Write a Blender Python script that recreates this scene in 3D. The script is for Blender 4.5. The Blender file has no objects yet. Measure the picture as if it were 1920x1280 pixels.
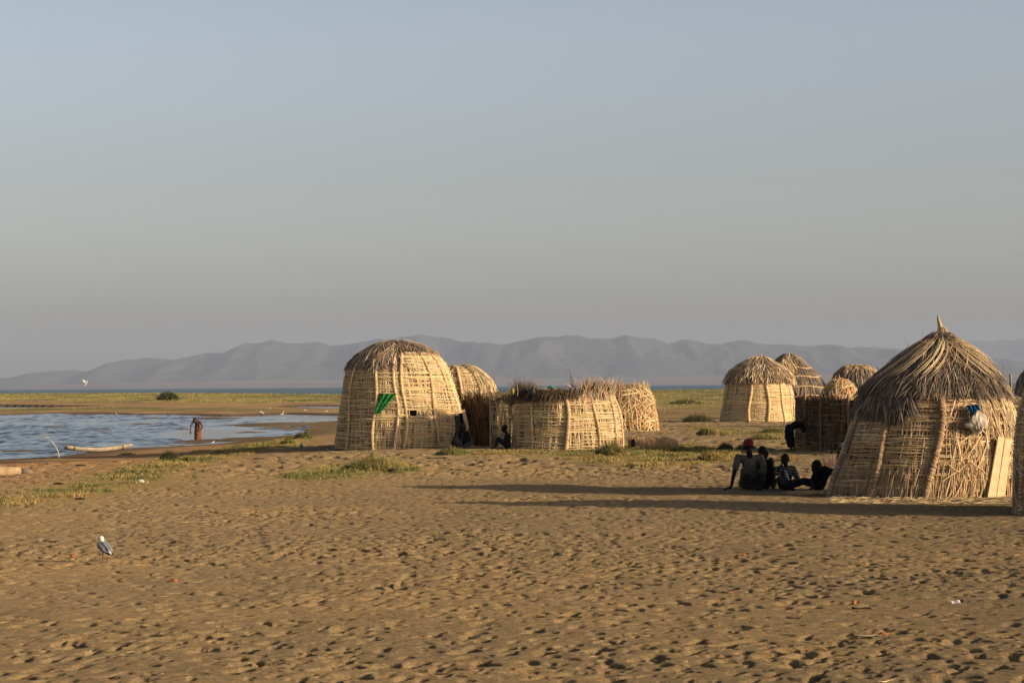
import bpy, math, random
import numpy as np
from mathutils import Vector, Matrix
random.seed(7); rng = np.random.default_rng(7)
C = bpy.context.scene.collection
SC = bpy.context.scene
PI = math.pi

# ------------------------------------------------------------------ camera
F = 4300.0; CAMZ = 1.75
PITCH = math.atan((722.5-640)/F); ROLL = math.radians(0.387)
fw = np.array([0, math.cos(PITCH), math.sin(PITCH)])
r0 = np.array([1.0, 0, 0]); u0 = np.array([0, -math.sin(PITCH), math.cos(PITCH)])
rt = r0*math.cos(ROLL)-u0*math.sin(ROLL); up = u0*math.cos(ROLL)+r0*math.sin(ROLL)
cam = bpy.data.cameras.new('camera'); co = bpy.data.objects.new('camera', cam); C.objects.link(co)
cam.sensor_width = 36; cam.lens = F/1920*36; cam.clip_start = 0.1; cam.clip_end = 60000
M = Matrix(((rt[0], up[0], -fw[0], 0), (rt[1], up[1], -fw[1], 0), (rt[2], up[2], -fw[2], CAMZ), (0, 0, 0, 1)))
co.matrix_world = M
SC.camera = co
def ray(px, py): return fw + rt*(px-960)/F - up*(py-640)/F
def gp(px, py, z=0.0):                 # point of the ground level z seen at a photo pixel
    d = ray(px, py); t = (z-CAMZ)/d[2]; return np.array([0, 0, CAMZ])+d*t
def dp(px, py, y):                     # point at depth y
    d = ray(px, py); return np.array([0, 0, CAMZ])+d*(y/d[1])

# ------------------------------------------------------------------ noise
def _h(ix, iy, s):
    n = (ix*374761393 + iy*668265263 + s*1442695041) & 0xffffffff
    n = ((n ^ (n >> 13))*1274126177) & 0xffffffff
    n = (n ^ (n >> 16)) & 0xffffffff
    return n.astype(np.float64)/4294967295.0
def vnoise(x, y, s=0):
    x = np.asarray(x, float); y = np.asarray(y, float)
    ix = np.floor(x).astype(np.int64); iy = np.floor(y).astype(np.int64)
    fx = x-ix; fy = y-iy; fx = fx*fx*(3-2*fx); fy = fy*fy*(3-2*fy)
    a = _h(ix, iy, s); b = _h(ix+1, iy, s); c = _h(ix, iy+1, s); d = _h(ix+1, iy+1, s)
    return (a*(1-fx)+b*fx)*(1-fy)+(c*(1-fx)+d*fx)*fy
def fbm(x, y, o=4, s=0):
    v = 0; a = .5; t = 0
    for i in range(o):
        v = v+a*vnoise(x*2**i+i*17.3, y*2**i-i*9.1, s+i); t += a; a *= .5
    return v/t
def sstep(a, b, x):
    t = np.clip((x-a)/(b-a), 0, 1); return t*t*(3-2*t)

# ------------------------------------------------------------------ object helpers
def mk_mesh(name, V, Fq, cols=None, smooth=False, uvs=None):
    me = bpy.data.meshes.new(name)
    V = np.asarray(V, np.float32); Fq = np.asarray(Fq, np.int32); k = Fq.shape[1]
    me.vertices.add(len(V)); me.vertices.foreach_set('co', V.ravel())
    me.loops.add(Fq.size); me.loops.foreach_set('vertex_index', Fq.ravel())
    me.polygons.add(len(Fq)); me.polygons.foreach_set('loop_start', np.arange(0, Fq.size, k, dtype=np.int32))
    me.polygons.foreach_set('loop_total', np.full(len(Fq), k, np.int32))
    me.polygons.foreach_set('use_smooth', np.full(len(Fq), smooth, bool))
    me.update(calc_edges=True)
    if cols is not None:
        a = me.color_attributes.new('Col', 'FLOAT_COLOR', 'POINT')
        c = np.ones((len(V), 4), np.float32); c[:, :3] = cols; a.data.foreach_set('color', c.ravel())
    return me
def link(name, me, mat, parent=None, loc=None):
    o = bpy.data.objects.new(name, me); C.objects.link(o)
    if mat is not None: me.materials.append(mat)
    if parent is not None: o.parent = parent
    if loc is not None: o.location = tuple(loc)
    return o
def part(name, V, Fq, mat, root, cols=None, smooth=False):   # world coordinates in, local out
    L = np.array(root.location) if root.parent is None else np.array(root.parent.location)+np.array(root.location)
    return link(name, mk_mesh(name, np.asarray(V, float)-L, Fq, cols, smooth), mat, root)
def tag(o, label=None, cat=None, group=None, kind=None):
    if label: o['label'] = label
    if cat: o['category'] = cat
    if group: o['group'] = group
    if kind: o['kind'] = kind
    return o
def thing(name, loc, label, cat, group=None):
    o = bpy.data.objects.new(name, None); C.objects.link(o); o.location = tuple(loc); o.empty_display_size = .1
    return tag(o, label, cat, group)
def solo(name, V, Fq, mat, loc, label, cat, group=None, cols=None, smooth=False):
    o = link(name, mk_mesh(name, np.asarray(V, float)-np.asarray(loc), Fq, cols, smooth), mat, None, loc)
    return tag(o, label, cat, group)
class Acc:                             # collects quads
    def __init__(s): s.V = []; s.F = []; s.C = []; s.n = 0
    def add(s, V, Fq, col=(.5, .5, .5)):
        V = np.asarray(V, float).reshape(-1, 3); Fq = np.asarray(Fq, int)
        s.V.append(V); s.F.append(Fq+s.n)
        col = np.asarray(col, float); s.C.append(np.broadcast_to(col, (len(V), 3)).copy()); s.n += len(V)
    def get(s): return np.concatenate(s.V), np.concatenate(s.F), np.concatenate(s.C)
def ribbons(acc, P, N, w, col, tent=.3, taper=.5):
    """P (n,k,3) centre lines, N (n,k,3) outward normals, w (n,) widths, col (n,3)"""
    n, k, _ = P.shape
    T = np.gradient(P, axis=1); T /= np.linalg.norm(T, axis=2, keepdims=True)+1e-9
    S = np.cross(N, T); S /= np.linalg.norm(S, axis=2, keepdims=True)+1e-9
    w = np.asarray(w).reshape(n, 1, 1)
    prof = np.ones(k); prof[0] = 1-(1-taper)*.4; prof[-1] = taper; prof = prof.reshape(1, k, 1)
    hw = w*prof/2
    V = np.stack([P-S*hw, P+N*hw*2*tent, P+S*hw], axis=2)      # n,k,3,3
    idx = np.arange(n*k*3).reshape(n, k, 3)
    f = []
    for c in (0, 1):
        f.append(np.stack([idx[:, :-1, c], idx[:, :-1, c+1], idx[:, 1:, c+1], idx[:, 1:, c]], -1).reshape(-1, 4))
    acc.add(V.reshape(-1, 3), np.concatenate(f), np.repeat(np.asarray(col), k*3, axis=0))
def tube(acc, pts, rad, col=(.5, .5, .5), sides=8, caps=True):
    pts = np.asarray(pts, float); k = len(pts); rad = np.broadcast_to(np.asarray(rad, float), (k,))
    T = np.gradient(pts, axis=0); T /= np.linalg.norm(T, axis=1, keepdims=True)+1e-9
    ref = np.array([0, 0, 1.0]) if abs(T[:, 2]).mean() < .8 else np.array([1.0, 0, 0])
    A = np.cross(T, ref); A /= np.linalg.norm(A, axis=1, keepdims=True)+1e-9; B = np.cross(T, A)
    th = np.arange(sides)*2*PI/sides
    V = pts[:, None]+rad[:, None, None]*(A[:, None]*np.cos(th)[None, :, None]+B[:, None]*np.sin(th)[None, :, None])
    idx = np.arange(k*sides).reshape(k, sides); nx = np.roll(idx, -1, 1)
    f = np.stack([idx[:-1], nx[:-1], nx[1:], idx[1:]], -1).reshape(-1, 4)
    V = V.reshape(-1, 3)
    if caps:
        V = np.concatenate([V, pts[:1], pts[-1:]]); a, b = k*sides, k*sides+1
        h = sides//2
        c1 = np.array([[idx[0][(2*i+2) % sides], idx[0][2*i+1], idx[0][2*i], a] for i in range(h)])
        c2 = np.array([[idx[-1][2*i], idx[-1][2*i+1], idx[-1][(2*i+2) % sides], b] for i in range(h)])
        f = np.concatenate([f, c1, c2])
    acc.add(V, f, col)
def boxq(acc, c, sx, sy, sz, R=None, col=(.5, .5, .5)):
    v = np.array([[x, y, z] for x in (-1, 1) for y in (-1, 1) for z in (-1, 1)], float)*np.array([sx, sy, sz])/2
    if R is not None: v = v @ np.array(R).T
    f = np.array([[0, 1, 3, 2], [4, 6, 7, 5], [0, 4, 5, 1], [2, 3, 7, 6], [0, 2, 6, 4], [1, 5, 7, 3]])
    acc.add(v+np.asarray(c), f, col)
def ellip(acc, c, r, col=(.5, .5, .5), nu=14, nv=9, jit=0, R=None):
    th = np.arange(nu)*2*PI/nu; ph = np.linspace(.02, PI-.02, nv)
    V = np.stack([np.sin(ph)[:, None]*np.cos(th), np.sin(ph)[:, None]*np.sin(th), np.cos(ph)[:, None]*np.ones(nu)], -1)
    if jit: V = V*(1+jit*(rng.random((nv, nu, 1))-.5))
    V = V*np.asarray(r)
    if R is not None: V = V @ np.array(R).T
    V = V+np.asarray(c)
    idx = np.arange(nu*nv).reshape(nv, nu); nx = np.roll(idx, -1, 1)
    acc.add(V.reshape(-1, 3), np.stack([idx[:-1], idx[1:], nx[1:], nx[:-1]], -1).reshape(-1, 4), col)

# ------------------------------------------------------------------ materials
def newmat(name):
    m = bpy.data.materials.new(name); m.use_nodes = True; nt = m.node_tree
    return m, nt, nt.nodes, nt.links, nt.nodes['Principled BSDF']
def noise_node(N, L, scale, detail=4, rough=.6, coord='Object', dist=0, vec=None):
    n = N.new('ShaderNodeTexNoise'); n.inputs['Scale'].default_value = scale
    n.inputs['Detail'].default_value = detail; n.inputs['Roughness'].default_value = rough
    n.inputs['Distortion'].default_value = dist
    if vec is None:
        t = N.new('ShaderNodeTexCoord'); vec = t.outputs[coord]
    L.new(vec, n.inputs['Vector']); return n
def mulcol(N, L, a, fac_socket, lo, hi):
    """multiply colour a by a value between lo and hi driven by fac"""
    mr = N.new('ShaderNodeMapRange'); mr.inputs['From Min'].default_value = .3; mr.inputs['From Max'].default_value = .7
    mr.inputs['To Min'].default_value = lo; mr.inputs['To Max'].default_value = hi
    L.new(fac_socket, mr.inputs['Value'])
    v = N.new('ShaderNodeVectorMath'); v.operation = 'SCALE'; L.new(a, v.inputs[0]); L.new(mr.outputs[0], v.inputs['Scale'])
    return v.outputs[0]
def mat_attr(name, rough=.85, nscale=12, lo=.8, hi=1.2, bump=0, bscale=60, spec=.2, transl=0):
    m, nt, N, L, b = newmat(name)
    a = N.new('ShaderNodeAttribute'); a.attribute_name = 'Col'
    n = noise_node(N, L, nscale)
    L.new(mulcol(N, L, a.outputs['Color'], n.outputs['Fac'], lo, hi), b.inputs['Base Color'])
    b.inputs['Roughness'].default_value = rough; b.inputs['Specular IOR Level'].default_value = spec
    if bump:
        n2 = noise_node(N, L, bscale, 3); bp = N.new('ShaderNodeBump'); bp.inputs['Strength'].default_value = 1
        bp.inputs['Distance'].default_value = bump; L.new(n2.outputs['Fac'], bp.inputs['Height']); L.new(bp.outputs[0], b.inputs['Normal'])
    return m
def mat_plain(name, col, rough=.8, nscale=15, lo=.8, hi=1.15, bump=0, bscale=50, spec=.3, metal=0):
    m, nt, N, L, b = newmat(name)
    c = N.new('ShaderNodeRGB'); c.outputs[0].default_value = (*col, 1)
    n = noise_node(N, L, nscale)
    L.new(mulcol(N, L, c.outputs[0], n.outputs['Fac'], lo, hi), b.inputs['Base Color'])
    b.inputs['Roughness'].default_value = rough; b.inputs['Specular IOR Level'].default_value = spec
    if bump:
        n2 = noise_node(N, L, bscale, 3); bp = N.new('ShaderNodeBump')
        bp.inputs['Distance'].default_value = bump; L.new(n2.outputs['Fac'], bp.inputs['Height']); L.new(bp.outputs[0], b.inputs['Normal'])
    return m
STRAW = mat_attr('dry_straw', .75, 9, .8, 1.15, spec=.25)
SHELL = mat_plain('matted_straw', (.21, .15, .08), .95, 6, .6, 1.3, bump=.03, bscale=25, spec=.1)
SKIN = mat_plain('dark_skin', (.012, .0075, .006), .65, 20, .9, 1.1, spec=.15)
HAIR = mat_plain('black_hair', (.006, .005, .005), .9, 40)
WOOD = mat_plain('pale_wood', (.62, .43, .235), .8, 7, .8, 1.15, bump=.004, bscale=30)
LOGW = mat_plain('log_wood', (.42, .33, .22), .85, 6, .6, 1.2, bump=.01, bscale=15)
ROPE = mat_plain('dark_rope', (.05, .035, .025), .9)
GRASS = mat_attr('grass_blades', .8, 2, .8, 1.2, spec=.15)

# ------------------------------------------------------------------ terrain
ZW = -0.45
def poly_px(pts, z=ZW): return np.array([gp(a, b, z)[:2] for a, b in pts])
near = [(-330, 884), (-120, 872), (0, 863), (60, 860), (120, 856), (165, 849), (215, 845), (250, 841), (330, 838), (400, 834), (450, 829),
        (500, 821), (560, 815), (575, 809), (545, 800), (600, 792), (640, 790), (760, 788), (760, 781), (600, 777.5), (540, 776), (470, 779), (420, 780),
        (330, 778), (240, 778), (150, 775), (80, 776), (0, 779), (-300, 777), (-900, 800)]
LAG = [poly_px(near), poly_px([(535, 763.5), (600, 767), (760, 768), (760, 762.5), (620, 761), (570, 761)]),
       poly_px([(-300, 768), (-300, 760), (30, 762), (90, 762.5), (170, 763), (120, 765), (40, 767)]),
       poly_px([(-40, 870), (-40, 876), (20, 875), (26, 872), (5, 870)])]
def sdist(x, y):
    x = np.asarray(x, float); y = np.asarray(y, float)
    best = np.full(x.shape, 1e9)
    for P in LAG:
        d2 = np.full(x.shape, 1e18); ins = np.zeros(x.shape, bool)
        for i in range(len(P)):
            a = P[i]; b = P[(i+1) % len(P)]; e = b-a
            t = np.clip(((x-a[0])*e[0]+(y-a[1])*e[1])/(e@e), 0, 1)
            d2 = np.minimum(d2, (x-a[0]-t*e[0])**2+(y-a[1]-t*e[1])**2)
            c = (a[1] > y) != (b[1] > y)
            with np.errstate(divide='ignore', invalid='ignore'):
                c &= x < (b[0]-a[0])*(y-a[1])/(b[1]-a[1]+1e-12)+a[0]
            ins ^= c
        d = np.sqrt(d2); best = np.minimum(best, np.where(ins, -d, d))
    return best
def base_h(x, y, sd=None):
    """smooth terrain height (no footprints)"""
    x = np.asarray(x, float); y = np.asarray(y, float)
    if sd is None: sd = sdist(x, y)
    sd2 = sd+(fbm(x/3, y/3, 3, 5)-.5)*2.2*sstep(40, 70, y)*(1-sstep(8, 14, sd))*sstep(3, 14, np.abs(sd)+3)
    land = ZW+.03+.45*sstep(-1, 13, sd2)*1.0-.03*sstep(10, 20, sd)
    lowf = sstep(95, 190, y)                     # far land sits lower, then rises into the spit
    land = land-(land-(ZW+.12))*lowf*.8
    crest = 1.30*sstep(205, 500, y)*np.interp(x*500/np.maximum(y, 100), [-112, -75, -37, -10, 40], [.76, .66, .14, .20, .66])
    land = land+np.where(y > 200, crest*(.70+.30*fbm(x/40, y/40, 3, 11)), 0)
    land = land+(fbm(x/7, y/7, 3, 12)-.5)*.30*sstep(215, 330, y)
    deep = .10+.25*sstep(-10, -18, x)*1.0
    wat = ZW-deep*sstep(0, 9, -sd)+(fbm(x/4.2, y/9, 4, 21)-.5)*.30*sstep(0, 4, -sd)*(1-.55*sstep(-16, -30, x))-.005
    for Pb in BARS:
        x0, y0 = Pb.min(0)-4; x1, y1 = Pb.max(0)+4; mb = (x > x0) & (x < x1) & (y > y0) & (y < y1) & (sd < 1)
        if mb.any():
            dd = pdist(x[mb], y[mb], Pb)+(fbm(x[mb]/1.6, y[mb]/5, 3, 19)-.5)*1.6; wat[mb] = np.maximum(wat[mb], ZW-.10+.15*sstep(-1.0, .8, dd))
    h = np.where(sd > 0, np.maximum(land, ZW+.03*sstep(0, 2, sd)), wat)
    h = h-sstep(560, 700, y)*3.0
    # small undulations on the sand
    h = h+(fbm(x/2.5, y/2.5, 3, 31)-.5)*.08*sstep(4, 14, sd)*(y < 120)*sstep(-1, 9, 60-y+9)
    return h
BARS = [poly_px(b) for b in ([(398, 798.5), (440, 795), (520, 793), (600, 792), (680, 793), (680, 801), (560, 800), (470, 800.5)], [(472, 804), (520, 801.5), (600, 801), (640, 806), (560, 807), (500, 806)],
    [(438, 811), (470, 809.3), (505, 810.5), (480, 812)], [(368, 826.5), (420, 822), (500, 819.5), (560, 819), (520, 825), (430, 828)], [(300, 836.5), (350, 835), (380, 836), (340, 838)],
    [(60, 801), (100, 799.5), (130, 800.5), (95, 802)], [(165, 806), (200, 804.6), (235, 806), (200, 807.6)], [(10, 846), (50, 844), (90, 846), (50, 847.5)], [(230, 795.5), (265, 793), (292, 795), (260, 797.5)], [(115, 777), (160, 774.8), (205, 776), (160, 779)],
    [(310, 804.5), (340, 803.6), (356, 804.6), (335, 805.4)], [(340, 784.5), (400, 782), (460, 784), (400, 786.5)], [(250, 784.5), (290, 782.8), (325, 784.5), (290, 786)], [(30, 785.5), (50, 784.2), (72, 785.5), (50, 787)])]
def H(x, y): return float(base_h(np.array([x]), np.array([y]))[0])
def gnd(px, py, it=6):
    z = 0
    for _ in range(it):
        p = gp(px, py, z); z = H(p[0], p[1])
    p = gp(px, py, z); p[2] = z; return p

# patches of grass drawn on the ground near the huts, in metres
def wpoly(pts): return np.array([gnd(a, b)[:2] for a, b in pts])
def inpoly(x, y, P):
    ins = np.zeros(x.shape, bool)
    for i in range(len(P)):
        a = P[i]; b = P[(i+1) % len(P)]
        c = (a[1] > y) != (b[1] > y); c &= x < (b[0]-a[0])*(y-a[1])/(b[1]-a[1]+1e-12)+a[0]; ins ^= c
    return ins
def pdist(x, y, P):
    d2 = np.full(x.shape, 1e18)
    for i in range(len(P)):
        a = P[i]; b = P[(i+1) % len(P)]; e = b-a
        t = np.clip(((x-a[0])*e[0]+(y-a[1])*e[1])/(e@e), 0, 1)
        d2 = np.minimum(d2, (x-a[0]-t*e[0])**2+(y-a[1]-t*e[1])**2)
    d = np.sqrt(d2); return np.where(inpoly(x, y, P), d, -d)
PATCH = {
 'shore': [(-60, 956), (60, 948), (160, 932), (260, 912), (300, 896), (360, 872), (420, 858), (500, 843), (560, 836), (585, 824), (555, 816), (500, 828), (430, 838), (340, 852), (280, 868), (200, 886), (120, 908), (40, 924), (-60, 934)],
 'mid': [(520, 897), (600, 900), (700, 892), (790, 882), (770, 872), (700, 860), (640, 868), (560, 884)],
 'right': [(1030, 852), (1110, 868), (1190, 874), (1280, 872), (1370, 862), (1390, 850), (1340, 838), (1260, 834), (1150, 838), (1060, 843), (900, 846), (830, 842), (830, 852), (900, 852)],
 'hutside': [(1300, 800), (1380, 806), (1470, 812), (1560, 850), (1500, 826), (1440, 816), (1330, 812)],
}
WP = {k: wpoly(v) for k, v in PATCH.items()}

def build_ground():
    ys = [-60, -40, -25, -15, -8, -3, 0, 2, 4, 6, 7.5, 8.5, 9.3, 10]; y = 10.3
    while y < 48:
        ys.append(y); y += .030 if y < 12.5 else max(.026, .0000+.0012*y+.004 if y < 24 else .0016*y)
    while y < 130: ys.append(y); y += .0017*y
    while y < 760: ys.append(y); y *= 1.006
    ys = np.array(ys)
    nc = 820
    u = np.linspace(-1, 1, nc); hw = np.maximum(.235*ys, 1)+2.2
    out = np.array([1.25, 1.8, 3, 6, 12])
    X = hw[:, None]*u[None]
    far = hw[:, None]*out[None]*1.0+np.array([1, 4, 12, 40, 160.])[None]
    X = np.concatenate([-far[:, ::-1], X, far], 1)
    Y = np.repeat(ys[:, None], X.shape[1], 1)
    sd = sdist(X, Y)
    Z = base_h(X, Y, sd)
    sandy = sstep(5, 12, sd)*(Y < 125)
    gm = np.zeros(X.shape)
    for P in WP.values():
        x0, y0 = P.min(0)-3; x1, y1 = P.max(0)+3
        b = (X > x0) & (X < x1) & (Y > y0) & (Y < y1)
        d = pdist(X[b], Y[b], P); gm[b] = np.maximum(gm[b], sstep(-.9, .5, d+(fbm(X[b]/.9, Y[b]/.9, 3, 8)-.5)*1.6))
    # trampled sand
    fade = sandy*(1-.6*gm)
    nearf = fade*(1-sstep(44, 60, Y))
    Z += (fbm(X/.6, Y/.6, 3, 41)-.5)*.026*nearf
    Z += (fbm(X/.10, Y/.10, 2, 45)-.5)*.010*nearf
    # footprints as real dents, bigger and denser than the noise
    nfp = 60000
    fy = np.sqrt(rng.random(nfp)*(50**2-9.5**2)+9.5**2); fx = (rng.random(nfp)*2-1)*(.235*fy+2.2)
    dens = fbm(fx/3.5, fy/3.5, 3, 77)
    keep = rng.random(nfp) < np.clip(.40+3.0*(dens-.42), 0.30, 1); fx = fx[keep]; fy = fy[keep]; nfp = len(fx)
    ang = np.where(rng.random(nfp) < .65, rng.normal(PI*.42, .4, nfp), rng.random(nfp)*PI)
    la = .026+.072*rng.random(nfp)**2.0; lb = la*rng.uniform(.32, .7, nfp); dep = rng.uniform(.016, .044, nfp)*(.5+la/.09)
    nc2 = X.shape[1]
    for i in range(nfp):
        R = la[i]*2.0
        a, b = np.searchsorted(ys, (fy[i]-R, fy[i]+R))
        if b <= a: continue
        h = .235*fy[i]+2.2; m = 5+(nc-1)*(fx[i]/h+1)/2; dc = R/(2*h/(nc-1))+1
        c0 = max(0, int(m-dc)); c1 = min(nc2, int(m+dc)+1)
        if c1 <= c0: continue
        dx = X[a:b, c0:c1]-fx[i]; dy = Y[a:b, c0:c1]-fy[i]
        ca, sa = math.cos(ang[i]), math.sin(ang[i])
        q = np.sqrt(((dx*ca+dy*sa)/la[i])**2+((-dx*sa+dy*ca)/lb[i])**2)
        w_ = sstep(-.6, .6, (dx*.906-dy*.42)/la[i]/(q*.6+.25)); prof = -dep[i]*(w_*(1-sstep(.55, 1.05, q))+(1-w_)*(1-sstep(.0, 1.9, q)))
        Z[a:b, c0:c1] += prof*nearf[a:b, c0:c1]
    Z -= .055*sstep(.50, .68, vnoise(X/.20, Y/.34, 55))*sandy*(1-.6*gm)*sstep(40, 50, Y)*(.4+.9*vnoise(X/2, Y/3, 56)); Z += (fbm(X/.5, Y/.5, 2, 55)-.5)*.04*sandy*sstep(42, 55, Y)
    # colours
    n1 = fbm(X/2.2, Y/2.2, 4, 61)[..., None]; n2 = fbm(X/.35, Y/.35, 3, 63)[..., None]; n3 = fbm(X/14, Y/14, 3, 64)[..., None]
    sand = np.array([.290, .200, .096]); sandg = np.array([.225, .163, .088]); red = np.array([.26, .135, .058]); mud = np.array([.085, .058, .034])
    gg = np.array([.20, .175, .050]); gd = np.array([.085, .095, .03]); straw = np.array([.33, .22, .09])
    col = sand*(1-sstep(.35, .7, n1*.5+n2*.2+.35*n3)*.8)+sandg*sstep(.35, .7, n1*.5+n2*.2+.35*n3)*.8
    w = (1-sstep(14, 26, sd+(n1[..., 0]-.5)*16))*(Y < 100)*sstep(-4.5, -9, X)*.8
    w = w[..., None]*(.35+.65*sstep(.3, .65, n2)); col = col*(1-w)+red*w
    g = gm[..., None]*sstep(.18, .5, n2*.6+n1*.4)*.85; gc = gg*(1-sstep(.4, .65, n2))+straw*.8*sstep(.4, .65, n2); col = col*(1-g)+gc*g
    # spit / plain beyond
    f = sstep(100, 150, Y)[..., None]*(sd > 1)[..., None]
    nb = fbm(X/9, Y/26, 4, 91)[..., None]; ns = fbm(X/2.2, Y/6, 3, 92)[..., None]
    ggf = np.array([.20, .165, .052]); ggd = np.array([.10, .098, .034]); brn = np.array([.215, .138, .068])
    gcol = ggf*(1-sstep(.45, .62, nb))+ggd*sstep(.45, .62, nb); gcol = gcol*(.5+1.0*ns)
    mixb = (1-sstep(4, 34, sd+(n3[..., 0]-.5)*50))[..., None]*(X < 30)[..., None]
    gcol = gcol*(1-mixb)+brn*(.55+.9*ns)*mixb
    col = col*(1-f)+gcol*f
    m = (1-sstep(.3, 3.0, sd+(n1[..., 0]-.5)*2))[..., None]; col = col*(1-m)+mud*(.8+.5*n2)*m
    # brown flats at the right end of the lagoon
    fl = (sstep(92, 105, Y)*(1-sstep(150, 190, Y))*sstep(-16, -12, X)*(1-sstep(-3, 4, X)))[..., None]*(.4+.6*sstep(.35, .6, nb)); col = col*(1-fl)+np.array([.13, .09, .045])*fl
    r_, c_ = X.shape
    idx = np.arange(r_*c_).reshape(r_, c_)
    Fq = np.stack([idx[:-1, :-1], idx[:-1, 1:], idx[1:, 1:], idx[1:, :-1]], -1).reshape(-1, 4)
    V = np.stack([X, Y, Z], -1).reshape(-1, 3)
    m, nt, N, L, b = newmat('sand_and_soil')
    a = N.new('ShaderNodeAttribute'); a.attribute_name = 'Col'
    nn = noise_node(N, L, 9, 8, .75); cc = mulcol(N, L, a.outputs['Color'], nn.outputs['Fac'], .68, 1.32)
    nf = noise_node(N, L, 38, 5, .85); cc = mulcol(N, L, cc, nf.outputs['Fac'], .55, 1.42)
    L.new(cc, b.inputs['Base Color']); b.inputs['Roughness'].default_value = .95; b.inputs['Specular IOR Level'].default_value = .1
    if 'Diffuse Roughness' in b.inputs: b.inputs['Diffuse Roughness'].default_value = 1.0
    n1_ = noise_node(N, L, 9, 6, .75); bp = N.new('ShaderNodeBump'); bp.inputs['Distance'].default_value = .035; bp.inputs['Strength'].default_value = .8
    L.new(n1_.outputs['Fac'], bp.inputs['Height'])
    n2_ = noise_node(N, L, 45, 5, .8); bp2 = N.new('ShaderNodeBump'); bp2.inputs['Distance'].default_value = .011
    L.new(n2_.outputs['Fac'], bp2.inputs['Height']); L.new(bp.outputs[0], bp2.inputs['Normal']); L.new(bp2.outputs[0], b.inputs['Normal'])
    o = link('ground', mk_mesh('ground', V, Fq, col.reshape(-1, 3), True), m); tag(o, kind='structure')
build_ground()

# ------------------------------------------------------------------ water
def water_mat(name, base, rough, bdist, s1, s2, patch):
    m, nt, N, L, b = newmat(name)
    b.inputs['Base Color'].default_value = (*base, 1); b.inputs['Roughness'].default_value = rough
    b.inputs['IOR'].default_value = 1.33
    mp = N.new('ShaderNodeMapping'); t = N.new('ShaderNodeTexCoord'); L.new(t.outputs['Object'], mp.inputs['Vector']); mp.inputs['Scale'].default_value = (1, .55, 1)
    n1 = noise_node(N, L, s1, 4, .65, vec=mp.outputs[0]); n2 = noise_node(N, L, s2, 2, .5, vec=mp.outputs[0])
    ad = N.new('ShaderNodeMath'); ad.operation = 'ADD'; L.new(n1.outputs['Fac'], ad.inputs[0]); L.new(n2.outputs['Fac'], ad.inputs[1])
    bp = N.new('ShaderNodeBump'); bp.inputs['Distance'].default_value = bdist; L.new(ad.outputs[0], bp.inputs['Height'])
    if patch:
        mp2 = N.new('ShaderNodeMapping'); L.new(t.outputs['Object'], mp2.inputs['Vector']); mp2.inputs['Scale'].default_value = (.05, .04, 1)
        mp2.inputs['Location'].default_value = patch
        np_ = noise_node(N, L, 1, 4, .6, vec=mp2.outputs[0])
        sx = N.new('ShaderNodeSeparateXYZ'); L.new(t.outputs['Object'], sx.inputs[0])
        mr = N.new('ShaderNodeMapRange'); L.new(sx.outputs['X'], mr.inputs['Value'])
        mr.inputs['From Min'].default_value = -20; mr.inputs['From Max'].default_value = -12; mr.inputs['To Min'].default_value = .30; mr.inputs['To Max'].default_value = -.12
        a2 = N.new('ShaderNodeMath'); a2.operation = 'ADD'; L.new(np_.outputs['Fac'], a2.inputs[0]); L.new(mr.outputs[0], a2.inputs[1])
        m2 = N.new('ShaderNodeMapRange'); L.new(a2.outputs[0], m2.inputs['Value']); m2.inputs['From Min'].default_value = .42; m2.inputs['From Max'].default_value = .66
        m2.inputs['To Min'].default_value = .04; m2.inputs['To Max'].default_value = 1
        L.new(m2.outputs[0], bp.inputs['Strength'])
    L.new(bp.outputs[0], b.inputs['Normal'])
    return m
def sheet(name, x0, x1, y0, y1, z, mat):
    V = [(x0, y0, z), (x1, y0, z), (x1, y1, z), (x0, y1, z)]
    return tag(link(name, mk_mesh(name, V, [[0, 1, 2, 3]]), mat), kind='structure')
def lagoon():
    xs = np.concatenate([[-260, -150, -90, -70], np.arange(-56, 3, .18)]); ys = np.concatenate([[58, 64], np.arange(68, 135, .19), np.arange(135, 215, .36), np.arange(215, 335, 6)])
    X, Y = np.meshgrid(xs, ys)
    px = X/Y*F; calm = fbm(X/9, Y/22, 4, 33)+.24*sstep(-540, -680, px)-.13*(1-sstep(-540, -680, px))-.0
    A_ = .0012+.044*sstep(.40, .60, calm)*(.5+.5*vnoise(X/3, Y/8, 37))
    W = 0
    for k in range(9):
        lam = rng.uniform(.5, 1.3); an = rng.normal(-.5, .5)+PI/2; W = W+np.sin((X*math.cos(an)+Y*math.sin(an))*2*PI/lam+rng.uniform(0, 6)+3*vnoise(X/4, Y/4, 40+k))*lam**.7*.34
    Z = ZW+A_*W*(X > -57)*(Y < 216)*(Y > 67)+(fbm(X/.5, Y/.5, 2, 50)-.5)*A_*1.2
    idx = np.arange(X.size).reshape(X.shape); Fq = np.stack([idx[:-1, :-1], idx[:-1, 1:], idx[1:, 1:], idx[1:, :-1]], -1).reshape(-1, 4)
    tag(link('lagoon_water', mk_mesh('lagoon_water', np.stack([X, Y, Z], -1).reshape(-1, 3), Fq, None, True), water_mat('lagoon_water', (.012, .026, .042), .06, .004, 6, 14, None)), kind='structure')
lagoon()
sheet('lake_water', -9000, 9000, 620, 17000, ZW-.004, water_mat('lake_water', (.02, .075, .095), .35, .5, .5, 2.2, None))

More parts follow.
